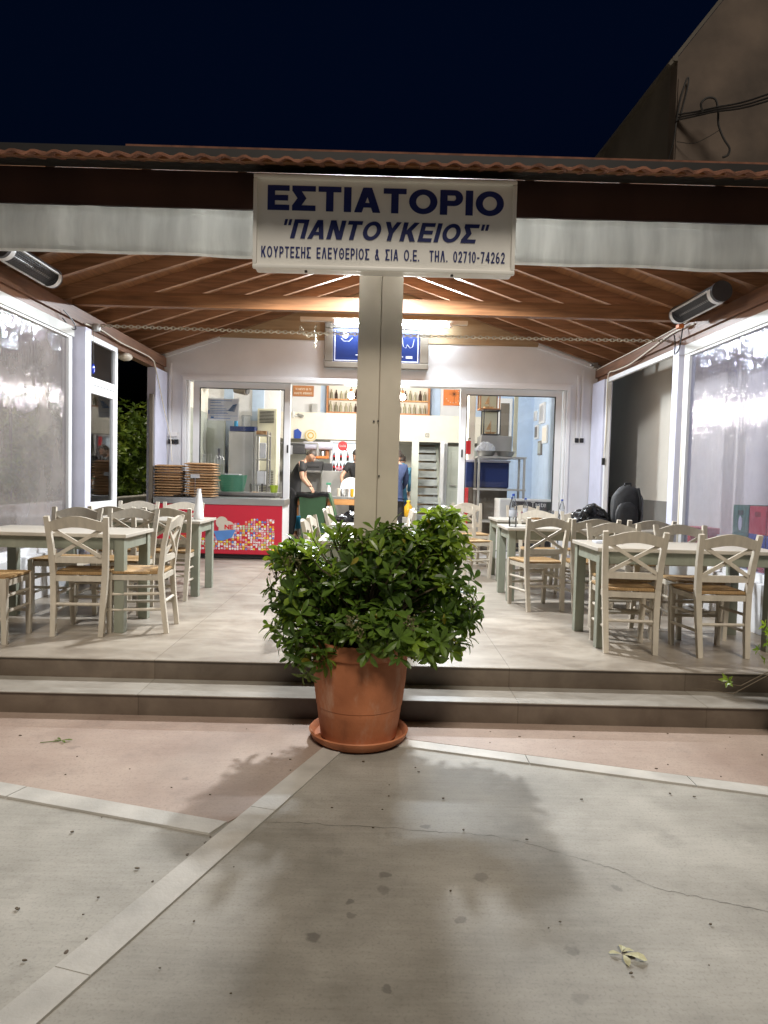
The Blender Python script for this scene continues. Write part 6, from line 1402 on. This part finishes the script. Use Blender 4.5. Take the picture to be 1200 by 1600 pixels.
def person(label, base, P_, face, up_, shirt, trousers, sleeve='short', hood=False, apron=None, hands=None):
    """P_: joint positions; body skin first, then clothes as slightly wider skins over it"""
    k = thing('person', label, 'person', base)
    R_ = dict(pelvis=.075, waist=.10, chest=.135, neck=.055, headb=.05, shL=.062, shR=.062, elL=.042, elR=.042, wrL=.028, wrR=.028, hipL=.07, hipR=.07, knL=.062, knR=.062, anL=.042, anR=.042, toeL=.034, toeR=.034)
    J = {n: (P_[n], R_[n]) for n in R_}
    EB = [('pelvis', 'waist'), ('waist', 'chest'), ('chest', 'neck'), ('neck', 'headb'), ('chest', 'shL'), ('chest', 'shR'), ('shL', 'elL'), ('elL', 'wrL'), ('shR', 'elR'), ('elR', 'wrR'), ('pelvis', 'hipL'), ('pelvis', 'hipR'), ('hipL', 'knL'), ('hipR', 'knR'), ('knL', 'anL'), ('knR', 'anR'), ('anL', 'toeL'), ('anR', 'toeR')]
    m = MB(); vs, fs = skin(J, EB, 'pelvis'); m.quadmesh(vs, fs)
    Mx, h = add_head(m, P_['head'], face, up_)
    for sd in ('L', 'R'):
        w_ = Vector(P_['wr'+sd]); d = (w_-Vector(P_['el'+sd])); add_hand(m, w_, d+Vector((0, 0, -.05)), Vector(face)*.6+Vector((0, 0, .6)), 1 if sd == 'L' else -1)
    m.build('body', 'skin', k, smooth=True)
    m = MB(); add_hair(m, Mx, h); m.build('hair', 'hair', k, smooth=True)
    m = MB()
    for sx_ in (-1, 1): m.ball(Mx @ Vector((sx_*h*.26, h*.69, h*.06)), .0125, 8)
    m.build('eye', 'dark_grey', k)
    m = MB(); m.sweep([Mx @ Vector((-h*.2, h*.80, -h*.42)), Mx @ Vector((0, h*.84, -h*.41)), Mx @ Vector((h*.2, h*.80, -h*.42))], .012, .012); m.build('mouth', 'frame_wood', k)
    # shirt
    S = {n: (P_[n], R_[n]*1.0+.03) for n in ('waist', 'chest', 'shL', 'shR')}; S['pelvis'] = (P_['pelvis'], .158); S['hem'] = (Vector(P_['pelvis'])+Vector((0, 0, -.10)), .162); S['neck'] = (Vector(P_['chest']).lerp(Vector(P_['neck']), .72), .068)
    for sd in ('L', 'R'):
        a, b_ = Vector(P_['sh'+sd]), Vector(P_['el'+sd])
        if sleeve == 'short': S['sl'+sd] = (a.lerp(b_, .62), .066)
        else: S['sl'+sd] = (b_, .06); S['cu'+sd] = (b_.lerp(Vector(P_['wr'+sd]), .93), .043)
    ES = [('hem', 'pelvis'), ('pelvis', 'waist'), ('waist', 'chest'), ('chest', 'neck'), ('chest', 'shL'), ('chest', 'shR'), ('shL', 'slL'), ('shR', 'slR')]
    if sleeve != 'short': ES += [('slL', 'cuL'), ('slR', 'cuR')]
    vs, fs = skin(S, ES, 'pelvis'); vs = [v+Vector((noise.noise(v*9), noise.noise(v*9+Vector((5, 0, 0))), 0))*.008 for v in vs]
    m = MB(); m.quadmesh(vs, fs); sh = m.build('shirt' if sleeve == 'short' else 'jacket', shirt, k, smooth=True)
    if hood:
        m = MB(); c = Vector(P_['neck'])-Vector(face).normalized()*.07; m.ball(c, .11, 14, 1.1, .9, .7); m.build('hood', shirt, sh, smooth=True)
    Tj = {n: (P_[n], {'h': .106, 'k': .08}[n[0]]) for n in ('hipL', 'hipR', 'knL', 'knR')}; Tj['pelvis'] = (P_['pelvis'], .145); Tj['belt'] = (Vector(P_['pelvis']).lerp(Vector(P_['waist']), .5), .135)
    for sd in ('L', 'R'): Tj['an'+sd] = (P_['an'+sd], .058)
    vs, fs = skin(Tj, [('belt', 'pelvis'), ('pelvis', 'hipL'), ('pelvis', 'hipR'), ('hipL', 'knL'), ('hipR', 'knR'), ('knL', 'anL'), ('knR', 'anR')], 'pelvis'); m = MB(); m.quadmesh(vs, fs); m.build('trousers', trousers, k, smooth=True)
    for sd in ('L', 'R'):
        a, b_ = Vector(P_['an'+sd]), Vector(P_['toe'+sd]); z0 = T
        J2 = {'h': ((a.x-(b_.x-a.x)*.25, a.y-(b_.y-a.y)*.25, z0+.05), .05), 'm': ((a.x*.5+b_.x*.5, a.y*.5+b_.y*.5, z0+.048), .048), 't': ((b_.x, b_.y, z0+.04), .04)}
        vs, fs = skin(J2, [('h', 'm'), ('m', 't')], 'h', 1); m = MB(); m.quadmesh([Vector((v.x, v.y, max(v.z, z0+.002))) for v in vs], fs); m.build('shoe', 'black', k, smooth=True)
    return k
# man stooping over the bin, facing right
person('person in black T-shirt and trousers stooping over the green bin, both hands in its liner', (-1.62, 13.5, T), dict(
    pelvis=(-1.63, 13.5, 1.22), waist=(-1.60, 13.5, 1.40), chest=(-1.51, 13.5, 1.63), neck=(-1.41, 13.5, 1.76), headb=(-1.34, 13.5, 1.82), head=(-1.295, 13.5, 1.86),
    shR=(-1.45, 13.34, 1.69), shL=(-1.45, 13.67, 1.69), elR=(-1.43, 13.26, 1.44), elL=(-1.43, 13.68, 1.44), wrR=(-1.29, 13.27, 1.28), wrL=(-1.27, 13.45, 1.28),
    hipR=(-1.63, 13.40, 1.17), hipL=(-1.63, 13.60, 1.17), knR=(-1.60, 13.38, .75), knL=(-1.64, 13.62, .75), anR=(-1.63, 13.37, .345), anL=(-1.68, 13.64, .345), toeR=(-1.48, 13.34, .30), toeL=(-1.53, 13.66, .30)),
    (.85, -.18, -.55), (.5, 0, .85), 'shirt_black', 'trousers_black')
# man behind the prep table looking down
person('person in dark T-shirt looking down at the prep table, half hidden behind the post', (-.42, 14.75, T), dict(
    pelvis=(-.42, 14.78, 1.2), waist=(-.42, 14.77, 1.40), chest=(-.43, 14.73, 1.66), neck=(-.46, 14.68, 1.80), headb=(-.47, 14.66, 1.86), head=(-.475, 14.63, 1.935),
    shR=(-.63, 14.7, 1.72), shL=(-.24, 14.72, 1.72), elR=(-.77, 14.58, 1.48), elL=(-.16, 14.55, 1.47), wrR=(-.72, 14.4, 1.31), wrL=(-.3, 14.35, 1.3),
    hipR=(-.52, 14.78, 1.15), hipL=(-.32, 14.78, 1.15), knR=(-.53, 14.76, .74), knL=(-.31, 14.76, .74), anR=(-.53, 14.8, .345), anL=(-.31, 14.8, .345), toeR=(-.55, 14.66, .30), toeL=(-.29, 14.66, .30)),
    (-.35, -.8, -.5), (0, -.3, .9), 'shirt_black', 'trousers_black')
person('person in navy sweater and black trousers standing with back turned, right of the post', (.36, 14.2, T), dict(
    pelvis=(.34, 14.2, 1.19), waist=(.34, 14.2, 1.38), chest=(.345, 14.2, 1.62), neck=(.36, 14.22, 1.79), headb=(.37, 14.23, 1.85), head=(.375, 14.24, 1.925),
    shR=(.52, 14.22, 1.70), shL=(.17, 14.22, 1.70), elR=(.545, 14.3, 1.42), elL=(.13, 14.3, 1.42), wrR=(.47, 14.46, 1.25), wrL=(.2, 14.45, 1.25),
    hipR=(.43, 14.2, 1.14), hipL=(.25, 14.2, 1.14), knR=(.44, 14.19, .74), knL=(.24, 14.19, .74), anR=(.44, 14.16, .345), anL=(.24, 14.16, .345), toeR=(.45, 14.31, .30), toeL=(.23, 14.31, .30)),
    (-.1, .95, -.1), (0, 0, 1), 'sweater_blue', 'trousers_black', sleeve='long')
person('person in teal hooded jacket and jeans standing beyond the navy sweater, before the stair', (.48, 14.95, T), dict(
    pelvis=(.45, 14.95, 1.16), waist=(.45, 14.95, 1.34), chest=(.455, 14.95, 1.57), neck=(.46, 14.97, 1.73), headb=(.47, 14.98, 1.79), head=(.48, 14.99, 1.865),
    shR=(.63, 14.95, 1.65), shL=(.28, 14.95, 1.65), elR=(.67, 15.0, 1.38), elL=(.24, 15.0, 1.38), wrR=(.64, 15.14, 1.2), wrL=(.3, 15.14, 1.2),
    hipR=(.54, 14.95, 1.11), hipL=(.36, 14.95, 1.11), knR=(.55, 14.94, .72), knL=(.35, 14.94, .72), anR=(.55, 14.9, .345), anL=(.35, 14.9, .345), toeR=(.56, 15.05, .30), toeL=(.34, 15.05, .30)),
    (.1, .95, -.1), (0, 0, 1), 'jacket_teal', 'jeans', sleeve='long', hood=True)

# ------------------------------------------------------------------ plants
def leaf_geo(m, p, d, nrm, L_, W, droop=.25, seg=4):
    """obovate leaf: widest past the middle, folded along the midrib and bending down"""
    d = Vector(d).normalized(); n_ = Vector(nrm); n_ = (n_-d*n_.dot(d)).normalized(); s_ = d.cross(n_)
    pr = {4: ((0, .10), (.30, .5), (.62, 1.0), (.86, .74), (1, .06)), 2: ((0, .12), (.55, 1.0), (1, .08))}[seg]
    vs = []
    for (t, w_) in pr:
        c = Vector(p)+d*L_*t-n_*(droop*L_*t*t); vs += [c-s_*W*w_*.5+n_*W*w_*.16, c, c+s_*W*w_*.5+n_*W*w_*.16]
    fs = []
    for i in range(len(pr)-1):
        a = 3*i; fs += [(a, a+1, a+4, a+3), (a+1, a+2, a+5, a+4)]
    m.quadmesh(vs, fs)
def rdir(rnd):
    while True:
        v = Vector((rnd.uniform(-1, 1), rnd.uniform(-1, 1), rnd.uniform(-1, 1)))
        if .05 < v.length < 1: return v.normalized()
sp = thing('potted_shrub', 'large glossy green shrub in a big terracotta pot standing before the post', 'potted plant', (-.08, 4.0, 0))
PX, PY = -.08, 3.99
m = MB(); m.lathe([(.205, .028), (.215, .035), (.228, .12), (.2305, .125), (.234, .165), (.2365, .17), (.24, .21), (.244, .215), (.262, .36), (.268, .46), (.268, .50), (.282, .505), (.288, .52), (.288, .57), (.28, .585), (.262, .585), (.255, .57), (.25, .50), (.1, .49)], PX, PY, 0, 56); m.build('pot', 'terracotta', sp, smooth=30)
m = MB(); m.lathe([(.0, .515), (.252, .51)], PX, PY, 0, 30); m.build('soil', 'soil', sp)
m = MB(); m.lathe([(.20, 0), (.235, .004), (.268, .03), (.278, .052), (.282, .062), (.276, .068), (.266, .06), (.25, .034), (.22, .02), (.0, .02)], PX, PY, 0.0005, 56); tag(m.build('pot_saucer', 'terracotta', smooth=30), 'round terracotta saucer under the big shrub pot', 'saucer')
rnd = random.Random(21)
ell = [((.0, 4.02, .86), (.47, .38, .29), 150), ((.37, 4.0, 1.17), (.14, .16, .18), 70), ((.37, 4.0, .88), (.20, .25, .28), 80), ((-.40, 3.97, .88), (.20, .25, .22), 70), ((-.42, 3.94, .66), (.17, .22, .2), 45),
       ((-.33, 3.80, .52), (.12, .11, .16), 34), ((.30, 3.84, .62), (.22, .20, .13), 45), ((.04, 4.0, 1.06), (.32, .28, .14), 80), ((.0, 3.72, .68), (.28, .14, .14), 60), ((.50, 3.97, .74), (.10, .14, .14), 18), ((-.50, 3.98, 1.04), (.09, .1, .08), 20), ((.10, 4.0, 1.14), (.2, .16, .08), 30)]
fol = MB(); stm = MB(); sd_ = MB()
root_ = Vector((PX, PY, .5))
for (c, r_, cnt) in ell:
    for i in range(cnt):
        u = rdir(rnd); q = rnd.uniform(.62, 1.04 if rnd.random() < .88 else 1.25) if rnd.random() < .8 else rnd.uniform(.25, .65)
        p = Vector((c[0]+u.x*r_[0]*q, c[1]+u.y*r_[1]*q, c[2]+u.z*r_[2]*q))
        if p.z < .62 and (Vector((p.x-PX, p.y-PY)).length < .30): continue
        ax = (Vector((u.x/r_[0], u.y/r_[1], u.z/r_[2])).normalized()*.7+Vector((0, 0, .55))+rdir(rnd)*.35).normalized()
        if p.z < .55: ax = (ax+Vector((0, 0, -.45))).normalized()
        top = p.z-(c[2]) > .35*r_[2]
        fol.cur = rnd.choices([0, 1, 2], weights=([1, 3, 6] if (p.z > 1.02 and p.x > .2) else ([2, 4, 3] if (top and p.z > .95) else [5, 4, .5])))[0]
        nl = rnd.randint(6, 9); a0 = rnd.uniform(0, 6.28); e1 = ax.cross(Vector((.3, .5, .8))).normalized(); e2 = ax.cross(e1)
        for j in range(nl):
            a = a0+j*2.4; tilt = rnd.uniform(.15, .85)+.25*(j/nl); d = (e1*math.cos(a)+e2*math.sin(a))*math.sin(tilt+.5)+ax*math.cos(tilt+.5)
            keep_ = fol.cur
            if rnd.random() < .012: fol.cur = 3
            L_ = rnd.uniform(.05, .1); leaf_geo(fol, p-ax*.035*(j/nl), d, ax+d*.1, L_, L_*rnd.uniform(.34, .44), rnd.uniform(.05, .5)); fol.cur = keep_
        if rnd.random() < .4:
            mid = root_.lerp(p, .5)+Vector((0, 0, .05))+rdir(rnd)*.03; stm.tube([root_+Vector((rnd.uniform(-.08, .08), rnd.uniform(-.08, .08), 0)), mid, p-ax*.03, p], [.009, .006, .004, .003], 5)
for i in range(26):                                            # loose shoots standing proud of the mass
    a = rnd.uniform(0, 6.28); el = rnd.uniform(.15, 1.2); c = Vector((PX+.06, 4.0, .84)); d = Vector((math.cos(a)*math.cos(el), math.sin(a)*math.cos(el)*.8, math.sin(el)))
    p0 = c+Vector((d.x*.46, d.y*.42, d.z*.30)); p1 = p0+(d+Vector((0, 0, .35))).normalized()*rnd.uniform(.05, .12)
    stm.tube([p0-d*.1, p0, p1], [.005, .004, .003], 5); fol.cur = rnd.choice([1, 2, 2]); ax = (p1-p0).normalized(); e1 = ax.cross(Vector((.3, .5, .8))).normalized(); e2 = ax.cross(e1)
    for j in range(8):
        b_ = j*2.4; tl_ = .5+.7*(j/8); dd_ = (e1*math.cos(b_)+e2*math.sin(b_))*math.sin(tl_)+ax*math.cos(tl_); L_ = rnd.uniform(.05, .10); leaf_geo(fol, p1-ax*.06*(j/8), dd_, ax+dd_*.1, L_, L_*.36, rnd.uniform(.05, .4))
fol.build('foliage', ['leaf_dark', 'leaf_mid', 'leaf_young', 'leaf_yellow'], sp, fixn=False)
stm.build('stem', 'stem', sp)
for (x, y, z) in ((-.48, 3.86, 1.03), (-.42, 3.86, 1.02), (-.55, 3.9, .95), (-.12, 3.58, .77), (-.07, 3.57, .72), (.19, 3.6, .76)):
    for i in range(16):
        o_ = rdir(rnd)*rnd.uniform(.005, .045); sd_.ball((x+o_.x, y+o_.y, z+o_.z), rnd.uniform(.005, .008), 6)
        if i % 3 == 0: sd_.tube([(x, y, z-.05), (x+o_.x, y+o_.y, z+o_.z)], .0018, 4)
sd_.build('seed_cluster', 'seed', sp)
def bush(name, label, cat, ells, seed, L0, dens, mats, base, trunk=None, lift=.3):
    k = thing(name, label, cat, base); rnd = random.Random(seed); m = MB(); s_ = MB()
    for (c, r_, cnt) in ells:
        for i in range(int(cnt*dens)):
            u = rdir(rnd); q = rnd.uniform(.55, 1.08); p = Vector((c[0]+u.x*r_[0]*q, c[1]+u.y*r_[1]*q, c[2]+u.z*r_[2]*q))
            if noise.noise(p*2.1) < -.22 or p.z < .05: continue
            m.cur = rnd.choices([0, 1, 2], weights=[4, 3, 2 if u.z > .2 else .5])[0]; ax = (u+Vector((0, 0, lift))+rdir(rnd)*.5).normalized(); e1 = ax.cross(Vector((.3, .5, .8))).normalized(); e2 = ax.cross(e1); a0 = rnd.uniform(0, 6.3)
            for j in range(rnd.randint(4, 6)):
                a = a0+j*2.4; d = (e1*math.cos(a)+e2*math.sin(a))*.8+ax*.6; L_ = L0*rnd.uniform(.7, 1.25); leaf_geo(m, p, d, ax, L_, L_*.42, .2, 2)
    m.build('foliage', mats, k, fixn=False)
    for pts_, r0 in (trunk or []): s_.tube(pts_, r0, 7)
    if trunk: s_.build('stem', 'stem', k)
    return k
LM = ['bush_dark', 'bush_mid', 'bush_light']
bush('garden_bush', 'big dark green bush outside the left gap behind the low garden wall', 'bush', [((-5.05, 13.9, 1.65), (.62, 1.2, 1.15), 520), ((-5.0, 15.6, 1.7), (.9, .9, 1.2), 400), ((-4.75, 12.4, 1.35), (.32, .6, .75), 150), ((-5.5, 11.2, 1.75), (.95, 1.2, .95), 520), ((-5.9, 13.3, 1.7), (1.2, 1.4, 1.15), 620), ((-5.0, 12.2, 1.2), (.65, 1.2, .8), 380), ((-6.6, 10.2, 1.4), (1.0, 1.1, .9), 260), ((-5.3, 9.6, 1.2), (.6, .7, .7), 200)], 5, .12, 2.2, LM, (-5.5, 12, 0),
     [([(-5.5, 11.5, 0), (-5.45, 11.5, .7), (-5.3, 11.4, 1.5)], [.07, .06, .02]), ([(-5.8, 13.2, 0), (-5.85, 13.2, .8), (-5.9, 13.3, 1.7)], [.08, .06, .02]), ([(-5.0, 12.2, 0), (-5.05, 12.2, .6), (-5.0, 12.2, 1.3)], [.06, .05, .02])])
k = bush('fern_pot', 'yellow-green trailing plant entering at the right picture edge beside the steps', 'potted plant', [((2.52, 4.08, .58), (.26, .24, .24), 150), ((2.22, 4.05, .44), (.15, .12, .07), 50), ((2.10, 4.03, .37), (.08, .06, .035), 14)], 8, .045, 1.6, ['leaf_mid', 'leaf_young', 'leaf_young'], (2.64, 4.0, 0),
     [([(2.35, 4.05, .46), (2.1, 4.0, .35), (1.92, 4.02, .37)], [.003, .0025, .0015]), ([(2.35, 4.05, .44), (2.05, 3.98, .31), (1.85, 4.0, .33)], [.003, .0025, .0015]), ([(2.62, 4.0, .28), (2.55, 4.03, .6)], [.012, .006])])
m = MB(); m.lathe([(.13, 0), (.15, .02), (.19, .27), (.205, .28), (.205, .31), (.19, .31), (.18, .28), (.0, .27)], 2.64, 4.0, 0, 28); m.build('pot', 'dark_grey', k, smooth=30)
# fallen leaves on the pavement
m = MB()
for (x, y, a, l_) in ((.806, 2.172, 1.2, .042), (.81, 2.158, -.25, .066), (.806, 2.158, -1.5, .042), (.80, 2.164, 2.9, .036), (.81, 2.17, .5, .044)):
    leaf_geo(m, (x, y, .012), (math.cos(a), math.sin(a), .12), (0, 0, 1), l_, l_*.55, .25)
    for v in m.v[-15:]: v.z = max(.003, v.z+.006*noise.noise(v*40))
tag(m.build('fallen_leaf', 'dry_leaf', fixn=False), 'pale dried curled leaf lying on the grey pavement near the front', 'leaf')
m = MB()
for a, l_ in ((.1, .06), (2.4, .05), (-.7, .045), (3.3, .04)): leaf_geo(m, (-1.70, 3.83, .012), (math.cos(a), math.sin(a), .1), (0, 0, 1), l_, l_*.3, .1)
m.tube([(-1.70, 3.83, .01), (-1.80, 3.80, .008)], .002, 5)
tag(m.build('fallen_leaf', 'leaf_mid', fixn=False), 'small green sprig lying on the reddish pavement left of the pot', 'leaf')
rnd = random.Random(33)
m = MB()
for i in range(90):
    x = rnd.uniform(-2.4, 2.4); y = rnd.uniform(1.5, 4.25); s_ = rnd.uniform(.002, .006)
    if abs(x+.08) < .32 and y > 3.65: continue
    poly = [(x+s_*rnd.uniform(.5, 1.3)*math.cos(6.283*q/6)*1.4, y+s_*rnd.uniform(.5, 1.3)*math.sin(6.283*q/6)) for q in range(6)]; m.prism(poly, 'Z', .0045, .0045+s_*.6)
tag(m.build('scattered_grit', 'stem', origin=(0, 0, 0)), kind='stuff')
